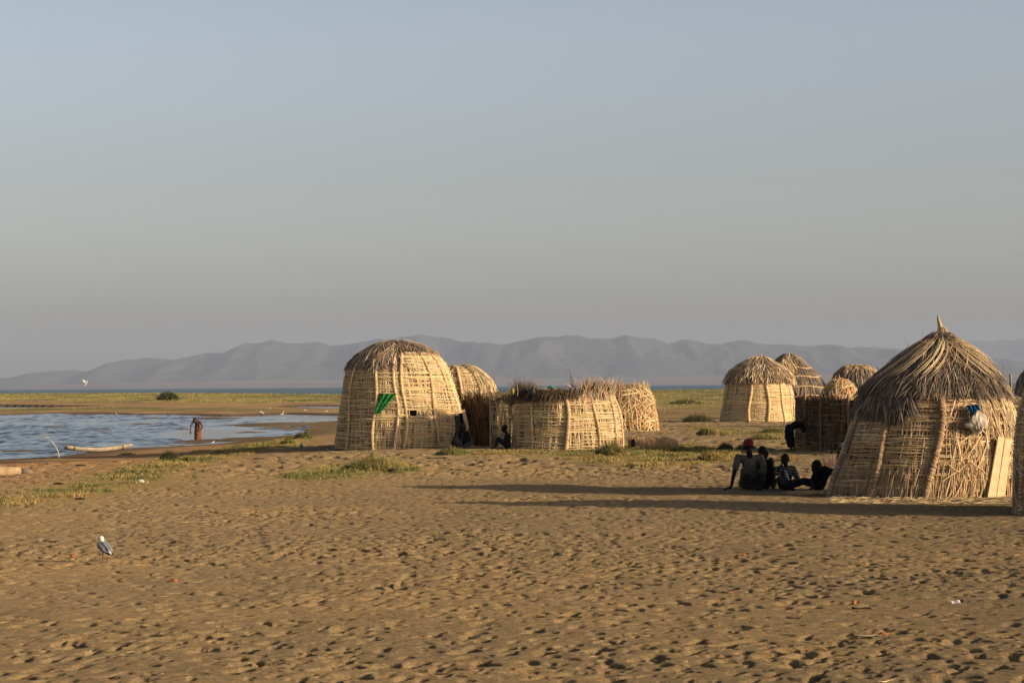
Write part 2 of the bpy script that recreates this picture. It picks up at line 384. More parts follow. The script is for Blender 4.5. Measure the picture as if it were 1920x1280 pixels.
# ------------------------------------------------------------------ mountains
RIDGE = [(-400, 726), (-100, 722), (0, 717), (60, 706), (100, 699), (140, 692), (180, 688), (225, 682), (265, 675), (300, 676), (330, 680), (345, 674), (375, 665), (400, 664), (430, 656), (460, 646), (485, 645),
         (510, 640), (545, 643), (590, 644), (630, 644), (660, 640), (690, 634), (712, 629), (735, 636), (770, 634), (800, 634), (850, 636), (900, 640), (940, 641), (980, 632), (1030, 633), (1080, 636),
         (1140, 637), (1190, 630), (1220, 632), (1250, 638), (1285, 636), (1330, 642), (1350, 645), (1400, 643), (1450, 647), (1500, 645), (1545, 643), (1590, 649), (1650, 652), (1720, 658), (1800, 664), (1900, 672), (2100, 690), (2500, 715)]
RIDGE2 = [(1100, 700), (1400, 672), (1600, 655), (1700, 647), (1790, 641), (1850, 638), (1900, 634), (2000, 633), (2300, 650), (2700, 690)]
def mountains(name, ridge, y_front, y_crest, y_back, seed, nx=700, ny=90):
    pts = np.array([dp(a, b, y_crest) for a, b in ridge])
    xs = np.linspace(pts[0, 0], pts[-1, 0], nx); zc = np.interp(xs, pts[:, 0], pts[:, 2])+(fbm(xs/330, xs*0, 6, seed)-.5)*70+(fbm(xs/110, xs*0+9, 4, seed)-.5)*34
    ysn = np.concatenate([np.linspace(y_front, y_crest, ny*2//3), np.linspace(y_crest, y_back, ny//3+1)[1:]])
    X, Y = np.meshgrid(xs, ysn)
    t = np.where(Y < y_crest, (Y-y_front)/(y_crest-y_front), 1-(Y-y_crest)/(y_back-y_crest))
    n = fbm(X/700, Y/900, 6, seed); rd = 1-np.abs(2*fbm(X/420, Y/1500, 5, seed+5)-1)*3.2
    env = sstep(0, 1, t)**1.3
    k = (1-t**5)*np.where(Y < y_crest, 1, .3)
    Z = (zc[None]+10)*(env*(1-k*.22*(1-rd)) + k*.22*sstep(.1, .5, t)*(n-.5)*2)-10
    Z = np.minimum(Z, (zc[None]+10)*(.45+.55*t)-10+0*X)
    Z = np.maximum(Z, -12)
    idx = np.arange(X.size).reshape(X.shape)
    Fq = np.stack([idx[:-1, :-1], idx[:-1, 1:], idx[1:, 1:], idx[1:, :-1]], -1).reshape(-1, 4)
    tag(link(name, mk_mesh(name, np.stack([X, Y, Z], -1).reshape(-1, 3), Fq, None, True), MTN), kind='structure')
m, nt, N, L, b = newmat('mountain_rock')
n = noise_node(N, L, .0012, 6, .65); cr = N.new('ShaderNodeValToRGB'); L.new(n.outputs['Fac'], cr.inputs[0])
cr.color_ramp.elements[0].position = .35; cr.color_ramp.elements[0].color = (.050, .050, .055, 1); cr.color_ramp.elements[1].position = .7; cr.color_ramp.elements[1].color = (.10, .09, .088, 1)
L.new(cr.outputs[0], b.inputs['Base Color']); b.inputs['Roughness'].default_value = 1; b.inputs['Specular IOR Level'].default_value = 0
MTN = m
mountains('mountain_range', RIDGE, 13000, 16000, 18500, 3)
mountains('far_mountain_range', RIDGE2, 19000, 21500, 23500, 13, 300, 50)
# low coastal plain under the mountains, reddish
V = []; xs = np.linspace(-6000, 6500, 200)
ysn = np.array([12200, 12400, 12700, 13100, 13700, 14600, 15600, 19500, 24500.])
X, Y = np.meshgrid(xs, ysn); Z = np.interp(Y, [12200, 12400, 13100, 14600, 24500], [-2, 6, 26, 60, 66])*(.7+.6*fbm(X/1500, Y/900, 3, 8))*np.interp(X, [-4200, -3200, -1500], [.0, .3, 1])-1.5
idx = np.arange(X.size).reshape(X.shape)
tag(link('far_shore_terrain', mk_mesh('far_shore_terrain', np.stack([X, Y, Z], -1).reshape(-1, 3), np.stack([idx[:-1, :-1], idx[:-1, 1:], idx[1:, 1:], idx[1:, :-1]], -1).reshape(-1, 4), None, True),
    mat_plain('far_shore_soil', (.19, .13, .10), 1, .001, .8, 1.2, spec=0)), kind='structure')

# ------------------------------------------------------------------ haze
A = Acc(); boxq(A, (500, 11800, 235), 21000, 24400, 480); hv, hf, _ = A.get()
m = bpy.data.materials.new('haze'); m.use_nodes = True; m.node_tree.nodes.clear()
pv = m.node_tree.nodes.new('ShaderNodeVolumePrincipled'); ot = m.node_tree.nodes.new('ShaderNodeOutputMaterial'); m.node_tree.links.new(pv.outputs[0], ot.inputs['Volume'])
pv.inputs['Color'].default_value = (.48, .56, .72, 1); pv.inputs['Density'].default_value = 6.3e-5; pv.inputs['Anisotropy'].default_value = 0.0
tag(link('haze', mk_mesh('haze', hv, hf), m), kind='stuff')
# ------------------------------------------------------------------ woven structures
PAL_FRESH = [(.65, .475, .245), (.71, .53, .29), (.58, .41, .20), (.62, .48, .29), (.50, .35, .18)]
PAL_BACK = [(.48, .34, .18), (.38, .26, .14), (.54, .39, .21), (.31, .21, .12)]
PAL_DRY = [(.36, .24, .13), (.28, .19, .11), (.44, .30, .17), (.22, .16, .11), (.33, .27, .20)]
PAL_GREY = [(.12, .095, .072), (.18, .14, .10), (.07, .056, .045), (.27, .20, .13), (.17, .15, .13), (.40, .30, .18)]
PAL_RUST = [(.54, .30, .12), (.46, .25, .10), (.62, .38, .16), (.36, .20, .09)]
PAL_DARK = [(.10, .066, .036), (.07, .047, .028), (.14, .088, .046), (.05, .036, .024)]  # dark straw; screen and fence have their shade put into these tones
SHADELINE = mat_plain('shade_toned_straw', (.05, .033, .02), .95, 6, .6, 1.3, spec=.05)  # matted straw darkened to paint in the shade on screen and fence
PAL_THATCH = [(.30, .20, .11), (.42, .29, .16), (.22, .16, .11), (.50, .36, .20), (.17, .13, .10), (.34, .28, .22)]
def pick(pal, n, jit=.12):
    c = np.array(pal)[rng.integers(0, len(pal), n)]
    return c*(1+jit*rng.normal(size=(n, 1)))*(1+.04*rng.normal(size=(n, 3)))
class Round:
    """surface of revolution from a silhouette: rows (height m, left x m, right x m) relative to the centre"""
    def __init__(s, cx, cy, z0, rows, sy=1.0, amp=.03):
        r = np.array(rows, float); s.hs = r[:, 0]; s.off = (r[:, 1]+r[:, 2])/2; s.R = (r[:, 2]-r[:, 1])/2
        s.cx, s.cy, s.z0, s.sy, s.amp = cx, cy, z0, sy, amp; s.H = s.hs[-1]; s.R0 = s.R[0]; s.L = 2*PI*s.R0; s.closed = True
    def rad(s, h): return np.interp(h, s.hs, s.R)
    def pos(s, th, h, d=0.0):
        R = np.maximum(s.rad(h)+s.amp*(fbm(th*2.2+s.cx, h*1.1+s.cy, 2, 3)-.5)*2*(s.rad(h)/s.R0)+d, .004)
        return np.stack([s.cx+np.interp(h, s.hs, s.off)+R*np.cos(th), s.cy+s.sy*R*np.sin(th), s.z0+h+0*th], -1)
    def nrm(s, th, h):
        e = .03; dR = (s.rad(h+e)-s.rad(h-e))/(2*e)
        n = np.stack([np.cos(th), np.sin(th), -dR+0*th], -1); return n/np.linalg.norm(n, axis=-1, keepdims=True)
class Fence:
    """upright wall along a ground polyline, th runs 0..2pi along its length, outward normal is to the right of travel"""
    def __init__(s, pts, z0, Hh, bulge=.0, amp=.03, lean=0):
        s.P = np.array(pts, float); seg = np.linalg.norm(np.diff(s.P, axis=0), axis=1); s.cum = np.concatenate([[0], np.cumsum(seg)]); s.L = s.cum[-1]
        s.z0, s.H, s.bulge, s.amp, s.lean = z0, Hh, bulge, amp, lean; s.closed = False
        t = np.linspace(0, s.L, 60); s.t = t; X = np.interp(t, s.cum, s.P[:, 0]); Y = np.interp(t, s.cum, s.P[:, 1])
        k = np.array([1, 2, 3, 4, 3, 2, 1.]); k /= k.sum()
        s.X = np.convolve(np.pad(X, 3, mode='reflect', reflect_type='odd'), k, 'valid'); s.Y = np.convolve(np.pad(Y, 3, mode='reflect', reflect_type='odd'), k, 'valid')
        tx = np.gradient(s.X); ty = np.gradient(s.Y); l = np.hypot(tx, ty); s.nx = ty/l; s.ny = -tx/l
    def nrm(s, th, h):
        u = th/(2*PI)*s.L; nx = np.interp(u, s.t, s.nx); ny = np.interp(u, s.t, s.ny); return np.stack([nx, ny, 0*nx], -1)
    def pos(s, th, h, d=0.0):
        u = th/(2*PI)*s.L; n = s.nrm(th, h); dd = d+s.bulge*np.sin(np.clip(h/s.H, 0, 1)*PI)+s.amp*(fbm(u*1.3+s.z0, h*1.2, 2, 9)-.5)*2+s.lean*h
        return np.stack([np.interp(u, s.t, s.X)+n[..., 0]*dd, np.interp(u, s.t, s.Y)+n[..., 1]*dd, s.z0+h+0*u], -1)
def shell(S, root, h0=0, h1=None, mat=None, name='wall_lining', d=-.045, n=72, m=26):
    h1 = S.H if h1 is None else h1
    th = np.linspace(0, 2*PI, n+1); hh = np.linspace(h0, h1, m+1); T, Hh = np.meshgrid(th, hh)
    V1 = S.pos(T, Hh, d); idx = np.arange(T.size).reshape(T.shape)
    Fq = np.stack([idx[:-1, :-1], idx[:-1, 1:], idx[1:, 1:], idx[1:, :-1]], -1).reshape(-1, 4)
    if not S.closed:
        V2 = S.pos(T, Hh, d-.06); F2 = Fq[:, ::-1]+T.size
        e = []
        for a in (idx[:, 0], idx[:, -1], idx[0], idx[-1]):
            e.append(np.stack([a[:-1], a[1:], a[1:]+T.size, a[:-1]+T.size], -1))
        V = np.concatenate([V1.reshape(-1, 3), V2.reshape(-1, 3)]); Fq = np.concatenate([Fq, F2]+e)
    else: V = V1.reshape(-1, 3)
    return part(name, V, Fq, mat or SHELL, root, smooth=True)
def surf_strands(acc, S, th, h, ang, ln, w, pal, d0, d1, k=5, wob=.01, tent=.3, col=None, hmax=None, hmin=0.0, sag=0):
    """strands lying on the surface: centre (th,h), direction ang from horizontal, length ln"""
    n = len(th); t = np.linspace(-.5, .5, k)[None]
    scale = S.L/(2*PI)
    if S.closed: sc = np.maximum(S.rad(np.clip(h, 0, S.H*.97)), .25)
    else: sc = np.full(n, scale)
    T = th[:, None]+t*(ln*np.cos(ang)/sc)[:, None]
    if not S.closed: T = np.clip(T, 0, 2*PI)
    Hh = h[:, None]+t*(ln*np.sin(ang))[:, None]+rng.normal(size=(n, k))*wob+sag*(4*t*t-1)
    Hh = np.clip(Hh, hmin, hmax if hmax is not None else S.H*1.2)
    D = (d0+(d1-d0)*rng.random((n, 1)))+rng.normal(size=(n, k))*.004
    P = S.pos(T, Hh, D); N = S.nrm(T, Hh)
    ribbons(acc, P, N, w*(.7+.6*rng.random(n)), pick(pal, n) if col is None else col, tent)
def verticals(acc, S, h0, h1, step=.04, w=.036, pal=PAL_BACK, ln=(.4, .9), d=(-.03, .0), dens=1.0, thr=(0, 2*PI), lean=.06):
    frac = (thr[1]-thr[0])/(2*PI); L_ = np.mean(ln); n = int(S.L*frac/step*((h1-h0)/L_)*1.25*dens)
    th = rng.uniform(*thr, n); h = rng.uniform(h0, h1, n); l = rng.uniform(*ln, n)
    surf_strands(acc, S, th, h, PI/2+rng.normal(size=n)*lean, l, w, pal, d[0], d[1], 4, .0, hmin=h0, hmax=h1)
def withies(acc, S, h0, h1, dh=.06, w=.026, pal=PAL_FRESH, ln=(.5, 1.3), d=(.0, .022), thr=(0, 2*PI), gap=.18, ang=.03, tilt=0.0):
    hs = np.arange(h0+dh*.5, h1, dh)
    for i, hh in enumerate(hs):
        L_ = S.L*(thr[1]-thr[0])/(2*PI); n = max(2, int(L_/np.mean(ln)*1.35)); th = thr[0]+(np.arange(n)+rng.random(n))*(thr[1]-thr[0])/n
        keep = rng.random(n) > gap*(.4+1.6*vnoise(np.arange(n)*.7+i*3.1, np.full(n, i*.33), 4)); th = th[keep]; n = len(th)
        if n == 0: continue
        l = rng.uniform(*ln, n)
        surf_strands(acc, S, th, np.full(n, hh)+rng.normal(size=n)*dh*.28, rng.normal(size=n)*ang+tilt, l, w, pal, d[0], d[1], 6, .006, hmax=h1+.02, sag=.0)
def loose(acc, S, n, h0, h1, thr, pal, ln=(.25, .7), w=.02, spread=.7, d=(.01, .07)):
    th = rng.uniform(*thr, n); h = rng.uniform(h0, h1, n)
    surf_strands(acc, S, th, h, PI/2+rng.normal(size=n)*spread, rng.uniform(*ln, n), w, pal, d[0], d[1], 4, .01)
def rib(root, S, th, h0, h1, rad=.045, mat=STRAW, pal=PAL_FRESH, drift=0, name='rib'):
    h = np.linspace(h0, h1, 14); T = th+drift*(h-h0)+.025*np.sin(h*3+th*5); P = S.pos(T, h, rad*.7+.01)
    a = Acc(); c = pick(pal, 1)[0]*.85
    tube(a, P, rad*(.85+.3*rng.random(14)), c, 7)
    # lashings wound round the pole
    hk = np.linspace(h0+.03, h1-.03, max(3, int((h1-h0)/.055)))
    Tk = th+drift*(hk-h0)+.025*np.sin(hk*3+th*5)
    n = len(hk); t = np.linspace(-1, 1, 5)[None]
    if S.closed: sc = np.maximum(S.rad(hk), .3)
    else: sc = np.full(n, S.L/(2*PI))
    TT = Tk[:, None]+t*(rad*1.25/sc)[:, None]; HH = hk[:, None]+t*rng.normal(size=(n, 1))*.022
    D = rad*1.75*(1-.55*t*t)+.012; ribbons(a, S.pos(TT, HH, D), S.nrm(TT, HH), np.full(n, .024), pick(pal, n), .3, 1)
    V, Fq, col = a.get(); return part(name, V, Fq, mat, root, col)
def thatch(root, S, h0, h1, n, pal=PAL_THATCH, ln=(.4, .8), w=.03, name='roof', thick=.12, over=.12, layers=5, mess=.18, thr=(0, 2*PI), hj=.10, mat=STRAW, cover=True, droop=.0):
    """overlapping straw running down the slope of S from h1 (top) to a ragged edge near h0"""
    a = Acc()
    th = rng.uniform(*thr, n)
    q = rng.random(n)**.75; q = np.clip((np.floor(q*layers)+.35+.65*rng.random(n)**.5)/layers, 0, 1)
    hb = h0+(h1-h0)*(1-q)*.9                                 # lower end of each strand
    hb = hb+(fbm(th*1.9+S.cx, th*0+3.3, 3, 17)-.5)*hj*3*(q > .5)+rng.normal(size=n)*.03
    l = rng.uniform(*ln, n); k = 5; t = np.linspace(0, 1, k)[None]
    # walk up the slope by arc length
    hh = np.linspace(max(0, h0-.6), h1, 200); arc = np.concatenate([[0], np.cumsum(np.hypot(np.diff(hh), np.diff(S.rad(hh))))])
    s0 = np.interp(hb, hh, arc); s = np.clip(s0[:, None]+(1-t)*l[:, None], 0, arc[-1]); Hh = np.interp(s, arc, hh)
    sw = rng.normal(size=n)*mess
    R = np.maximum(S.rad(Hh), .10)
    T = th[:, None]+(sw*l)[:, None]*t/np.maximum(R, .35)
    D = thick*rng.random((n, 1))**1.3+over*t**2*rng.random((n, 1))+.01
    P = S.pos(T, Hh, D); P[..., 2] += np.where(Hh > S.H*.95, thick*.4*rng.random((n, 1)), 0)-droop*t**2*rng.random((n, 1))
    P[..., 2] += thick*.6*rng.random((n, 1))*(1-t)
    N = S.nrm(T, Hh)
    ribbons(a, P, N, w*(.6+.8*rng.random(n)), pick(pal, n, .2), .35, .25)
    V, Fq, col = a.get(); r = part(name, V, Fq, mat, root, col)
    if cover:
        hh2 = np.linspace(h0+.10, h1-.005, 14); TT, HH = np.meshgrid(np.linspace(0, 2*PI, 49), hh2)
        V = S.pos(TT, HH, .03); idx = np.arange(TT.size).reshape(TT.shape)
        part('roof_lining', V.reshape(-1, 3), np.stack([idx[:-1, :-1], idx[:-1, 1:], idx[1:, 1:], idx[1:, :-1]], -1).reshape(-1, 4), SHELL, r, smooth=True)
    return r
def tufts(root, S, spec, name='straw_fringe', pal=PAL_THATCH, w=.022, mat=STRAW):
    """ragged straw standing up or hanging from a rim: spec rows (th0, th1, n, h, lenmin, lenmax, up(1)/down(-1), spread)"""
    a = Acc()
    for th0, th1, n, h, l0, l1, ud, spd in spec:
        nb = max(3, n//10); bc = rng.uniform(th0, th1, nb); bl = rng.normal(size=nb)*.35; bd = rng.normal(size=nb)*.3
        b = rng.integers(0, nb, n); th = bc[b]+rng.normal(size=n)*(.045 if ud > 0 else .09); l = rng.uniform(l0, l1, n)*(.6+.8*rng.random(nb))[b]
        h_ = h+rng.normal(size=n)*.04; k = 4; t = np.linspace(0, 1, k)[None]
        base = S.pos(th, h_, rng.uniform(-.06, .05, n)+(.06 if ud < 0 else 0)); Nn = S.nrm(th, h_); Nn[..., 2] = 0; Tn = np.stack([-Nn[:, 1], Nn[:, 0], 0*Nn[:, 0]], -1)
        dirv = np.array([0, 0, ud])[None]+Tn*(bl[b]+rng.normal(size=n)*spd)[:, None]+Nn*(bd[b]*.6+.15+rng.normal(size=n)*spd)[:, None]
        dirv /= np.linalg.norm(dirv, axis=1, keepdims=True)
        P = base[:, None]+dirv[:, None]*(l[:, None, None]*t[..., None]); P[..., 2] -= (l[:, None]*t)**2*.35*rng.random((n, 1))
        P = P+Nn[:, None]*((l[:, None]*t)**2*rng.normal(size=(n, 1))*.5)[..., None]
        ribbons(a, P, np.repeat(Nn[:, None], k, 1)+.01, w*(.6+.8*rng.random(n)), pick(pal, n, .2), .3, .2)
    V, Fq, col = a.get(); return part(name, V, Fq, mat, root, col)
def hoop(root, S, h, rad=.03, pal=PAL_FRESH, name='lashing_hoop', thr=(0, 2*PI), wav=.02, d=.05):
    th = np.linspace(thr[0], thr[1], 60); hh = h+wav*np.sin(th*5+h)+rng.normal(size=60)*.008; a = Acc()
    tube(a, S.pos(th, hh, d), rad, pick(pal, 1)[0], 5, caps=False); V, Fq, c = a.get(); return part(name, V, Fq, STRAW, root, c)
def stick(acc, a, b, r=.015, col=(.2, .14, .09), bend=.03, k=6, rt=.5):
    a = np.array(a, float); b = np.array(b, float); t = np.linspace(0, 1, k)[:, None]; P = a+(b-a)*t+rng.normal(size=(k, 3))*bend*np.array([1, 1, .2])*np.sin(t*PI)
    tube(acc, P, np.linspace(r, r*rt, k), col, 6)
def fth(S, px, px0, R, lim=.97): return math.atan2(-S.cy, -S.cx)+math.asin(max(-lim, min(lim, (px-px0)/R)))   # angle round the hut of a point seen at px

def from_px(base_px, base_py, rows_px, R_guess=None, deep=1.0):
    """silhouette rows (py, left px, right px) -> centre, ground height and metric rows"""
    g = gnd(base_px, base_py); wpx = rows_px[0][2]-rows_px[0][1]
    d = g[1]; R = 0
    for _ in range(5): R = wpx/2/F*(d+R)
    D = d+R*deep; cx = (base_px-960)/F*D; z0 = H(cx, D)-.03
    z0 = min(z0, g[2]-.01)
    s = F/D
    yb = 640+(640-722.5)*-1  # unused
    base = dp(base_px, base_py, D)
    rows = []
    for py, l, r in rows_px:
        zl = dp(base_px, py, D)[2]; rows.append((zl-z0, (l-base_px)/s, (r-base_px)/s))
    rows[0] = (0.0,)+rows[0][1:]
    return cx, D, z0, rows

# ---- tall domed hut on the left ---------------------------------------------------------
cx, cy, z0, rows = from_px(748, 841.5, [(841, 628, 869), (800, 631, 869), (760, 637, 862), (720, 642, 851), (700, 646, 845), (680, 656, 834), (665, 672, 820), (652, 695, 796), (644, 718, 766), (641.5, 733, 750)])
S1 = Round(cx, cy, z0, rows, amp=.05)
t1 = thing('basket_hut', (cx, cy, z0), 'tallest pale woven dome hut with a green rag and a tattered brown thatch cap', 'hut')
shell(S1, t1)
a = Acc(); verticals(a, S1, 0, S1.H*.93, step=.034, pal=PAL_BACK+PAL_FRESH); withies(a, S1, .02, S1.H*.90, dh=.039, gap=.04, w=.022, ln=(.8, 1.9), ang=.02)
withies(a, S1, .02, S1.H*.9, dh=.19, gap=.3, w=.034, d=(.015, .04))
V, Fq, c = a.get(); wall1 = part('wall', V, Fq, STRAW, t1, c)
for px_, hh in ((650, .80), (700, .93), (741, .95), (757, .95), (815, .95), (848, .92), (860, .9)):
    th = fth(S1, px_, 748, 121)
    rib(t1, S1, th, .0, S1.H*hh, .038 if px_ in (741, 757, 700) else .03)
for k in range(7): rib(t1, S1, PI/2+(k-3)*.42, 0, S1.H*.9, .035)
thatch(t1, S1, S1.H*.74, S1.H, 1000, pal=PAL_GREY+PAL_THATCH, ln=(.3, .6), w=.03, thick=.07, over=.05, mess=.6, thr=(PI*.75, PI*1.50), hj=.10, cover=False)
thatch(t1, S1, S1.H*.88, S1.H, 1000, pal=PAL_THATCH+PAL_GREY, ln=(.3, .6), w=.03, thick=.08, over=.08, mess=.5, hj=.10)
a = Acc(); th_ = fth(S1, 771, 748, 115); hw_ = dp(771, 774, cy)[2]-z0
P = S1.pos(np.array([th_]), np.array([hw_]), -.02)[0]; n_ = S1.nrm(np.array([th_]), np.array([hw_]))[0]
tx = np.array([-n_[1], n_[0], 0]); Rm = np.stack([tx, n_, np.array([0, 0, 1.])], 1)
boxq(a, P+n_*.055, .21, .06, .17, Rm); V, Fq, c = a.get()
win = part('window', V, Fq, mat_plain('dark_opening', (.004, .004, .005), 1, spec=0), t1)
a = Acc()
for dz_, dx_, sx_, sz_ in ((.095, 0, .25, .022), (-.095, 0, .25, .022), (0, .115, .022, .2), (0, -.115, .022, .2)):
    boxq(a, P+n_*.085+tx*dx_+np.array([0, 0, dz_]), sx_, .03, sz_, Rm, pick(PAL_FRESH, 1)[0])
V, Fq, c = a.get(); part('window_frame', V, Fq, STRAW, win, c)
def cloth(name, S, px0, py0, wtop, hgt, mat, label, cat, shape, base_px, Rpx, off=.09, folds=5):
    th0 = fth(S, px0, base_px, Rpx); h0 = dp(px0, py0, S.cy-S.rad(1.2)*.9)[2]-S.z0
    nu, nv = 18, 16; u = np.linspace(-1, 1, nu); v = np.linspace(0, 1, nv); U, Vv = np.meshgrid(u, v)
    xl = shape(Vv)  # centre shift and half width, metres
    X = xl[0]+U*xl[1]; T = th0+X/max(S.rad(h0), .5); Hh = h0-Vv*hgt
    D = off+.02*np.sin(U*folds*1.7+Vv*3)+.012*np.sin(U*11)+.02*Vv
    Vf = S.pos(T, Hh, D); Vb = S.pos(T, Hh, D-.012); idx = np.arange(nu*nv).reshape(nv, nu); n = nu*nv
    Fq = np.stack([idx[:-1, :-1], idx[:-1, 1:], idx[1:, 1:], idx[1:, :-1]], -1).reshape(-1, 4)
    e = [np.stack([q[:-1], q[1:], q[1:]+n, q[:-1]+n], -1) for q in (idx[0], idx[-1], idx[:, 0], idx[:, -1])]
    V = np.concatenate([Vf.reshape(-1, 3), Vb.reshape(-1, 3)]); Fq = np.concatenate([Fq, Fq[:, ::-1]+n]+e)
    loc = V.mean(0); return solo(name, V, Fq, mat, loc, label, cat, smooth=True)
cloth('cloth', S1, 727, 738, .3, .56, mat_plain('green_cloth', (.015, .17, .03), .8, 12, .6, 1.3), 'bright green rag hanging on the sunny wall of the tallest dome hut', 'cloth',
      lambda v: (-.0-.30*v, .20*(1-v)**.8+.03), 748, 118)
cloth('cloth', S1, 852, 780, .1, .46, mat_plain('olive_cloth', (.045, .065, .03), .9, 12, .6, 1.3), 'narrow dark olive cloth hanging on the tallest hut beside a seated figure', 'cloth',
      lambda v: (.02*v, .085+0*v), 748, 121, folds=2)

# ---- dome hut just behind it -----------------------------------------------------------
cx, cy, z0, rows = from_px(868, 834, [(834, 805, 932), (760, 808, 931), (735, 812, 927), (718, 815, 921), (700, 822, 905), (690, 832, 888), (684.5, 845, 869)])
S2 = Round(cx, cy+.3, z0, rows, amp=.03)
t = thing('basket_hut', (cx, cy, z0), 'smooth woven dome hut half hidden behind the tallest hut', 'hut')
shell(S2, t); a = Acc(); verticals(a, S2, 0, S2.H, step=.05, pal=PAL_BACK+PAL_FRESH); withies(a, S2, .02, S2.H*.98, dh=.045, gap=.05, w=.025, ln=(.7, 1.6))
V, Fq, c = a.get(); part('wall', V, Fq, STRAW, t, c)
for k in range(10): rib(t, S2, k*.628+.25, 0, S2.H*.97, .03)
thatch(t, S2, S2.H*.5, S2.H, 260, pal=PAL_FRESH+PAL_DRY, ln=(.4, .8), w=.03, thick=.06, over=.05, thr=(-.9, .5), cover=False, mess=.2)

# ---- dark thatched screen between the huts ---------------------------------------------
def fpts(l): return [gnd(a, b)[:2] for a, b in l]
def gz(px, py): return gnd(px, py)[2]
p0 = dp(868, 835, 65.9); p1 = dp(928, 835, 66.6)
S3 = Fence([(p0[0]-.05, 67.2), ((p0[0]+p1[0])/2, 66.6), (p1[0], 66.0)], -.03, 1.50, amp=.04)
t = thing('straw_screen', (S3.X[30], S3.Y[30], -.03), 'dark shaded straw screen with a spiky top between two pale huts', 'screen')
shell(S3, t, h1=1.25, mat=SHADELINE); a = Acc(); verticals(a, S3, 0, 1.35, step=.03, pal=PAL_DARK, dens=1.4); loose(a, S3, 220, .9, 1.35, (0, 2*PI), PAL_DARK, spread=.3)
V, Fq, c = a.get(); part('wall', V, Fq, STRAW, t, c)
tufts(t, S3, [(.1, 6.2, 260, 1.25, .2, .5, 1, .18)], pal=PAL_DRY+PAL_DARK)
# ---- narrow lattice panel --------------------------------------------------------------
p0 = dp(919, 842, 63.5); p1 = dp(966, 842, 63.5)
S4 = Fence([(p0[0], 63.78), ((p0[0]+p1[0])/2, 63.7), (p1[0]+.1, 63.65)], -.03, 1.46, amp=.02)
t = thing('lattice_panel', (S4.X[30], S4.Y[30], -.03), 'narrow sunlit open lattice panel of sticks behind the boy seated in profile', 'screen')
a = Acc(); verticals(a, S4, 0, 1.35, step=.045, w=.03, pal=PAL_DRY+PAL_FRESH, dens=1.3); withies(a, S4, .02, 1.36, dh=.10, w=.032, ln=(.3, .6), gap=.05)
V, Fq, c = a.get(); part('lattice', V, Fq, STRAW, t, c)
a = Acc()
for th in (0.05, 2.0, 4.2, 6.2): 
    P = S4.pos(np.array([th]*2), np.array([0, 1.42]), .02); tube(a, P, .022, pick(PAL_FRESH, 1)[0], 6)
V, Fq, c = a.get(); part('frame', V, Fq, STRAW, t, c)
tufts(t, S4, [(.2, 6.1, 240, 1.3, .15, .42, 1, .2)], pal=PAL_DRY)
a = Acc()
for px_, top in ((926, 706), (954, 716)): stick(a, S4.pos(np.array([(px_-919)/47*6.2]), np.array([1.2]), 0)[0], dp(px_+rng.uniform(-3, 3), top, 63.4), .014, (.25, .2, .15))
V, Fq, c = a.get(); part('upright_sticks', V, Fq, STRAW, t, c)

# ---- roofless round enclosure -----------------------------------------------------------
cx, cy, z0, rows = from_px(1063, 843, [(843, 958, 1168), (820, 960, 1168), (790, 962, 1165), (765, 964, 1160), (745, 967, 1152), (736, 969, 1149)])
S5 = Round(cx, cy, z0, rows, amp=.05)
t = thing('roofless_hut', (cx, cy, z0), 'round woven enclosure without a roof, shaggy straw sticking up from its rim', 'hut')
shell(S5, t); a = Acc(); verticals(a, S5, 0, S5.H, step=.034, pal=PAL_BACK+PAL_FRESH[:2]); withies(a, S5, .02, S5.H*.99, dh=.046, gap=.03, w=.026, ln=(.8, 1.9), ang=.025)
V, Fq, c = a.get(); part('wall', V, Fq, STRAW, t, c)
for px_ in (967, 996, 1063, 1118, 1152, 1164):
    th = fth(S5, px_, 1063, 105); rib(t, S5, th, 0, S5.H*(.98 if px_ != 996 else .9), .045 if px_ == 1063 else .03)
for k in range(6): rib(t, S5, PI/2+(k-2.5)*.5, 0, S5.H, .03)
thp = lambda p: fth(S5, p, 1063, 105, .99)
tufts(t, S5, [(thp(960), thp(1000), 240, S5.H*.97, .2, .5, 1, .25), (thp(1095), thp(1167), 420, S5.H*.97, .2, .52, 1, .3), (thp(1000), thp(1100), 90, S5.H*1.0, .05, .12, 1, .6),
              (thp(1100), thp(1150), 160, S5.H, .1, .3, -1, .3), (0, PI, 260, S5.H, .05, .14, 1, .5)], pal=PAL_THATCH)
tufts(t, S5, [(thp(962), thp(1085), 900, S5.H*1.03, .15, .30, -1, .4), (thp(962), thp(1100), 160, S5.H*1.0, .05, .12, 1, .8)], name='dark_fringe', pal=PAL_DARK+[(.07, .05, .035)])
for px_, top, b in ((968, 693, 970), (1001, 700, 1000), (998, 710, 1004), (1068, 690, 1079), (1070, 702, 1072)):
    a = Acc(); A0 = dp(b, 742, cy-1.2); stick(a, A0, dp(px_, top, cy-1.2), .016, (.22, .17, .13), .02); stick(a, dp((px_+b)/2, (742+top)/2, cy-1.2), dp((px_+b)/2+6, (742+top)/2-6, cy-1.2), .009, (.22, .17, .13), .01)
    V, Fq, c = a.get(); part('stick', V, Fq, STRAW, t, c)
a = Acc(); ellip(a, dp(1033, 725.5, cy-1.0), (.10, .08, .04), nu=10, nv=6, jit=.2); V, Fq, c = a.get()
solo('cloth', V, Fq, mat_plain('sea_green_plastic', (.02, .28, .13), .5), V.mean(0), 'small scrap of sea green plastic on the rim of the roofless hut', 'cloth')
a = Acc(); ellip(a, dp(961, 733, cy-1.2), (.055, .05, .10), nu=10, nv=7); V, Fq, c = a.get()
solo('container', V, Fq, mat_plain('olive_plastic', (.16, .15, .03), .5), V.mean(0), 'small olive yellow container stuck on the left end of the roofless hut rim', 'container')

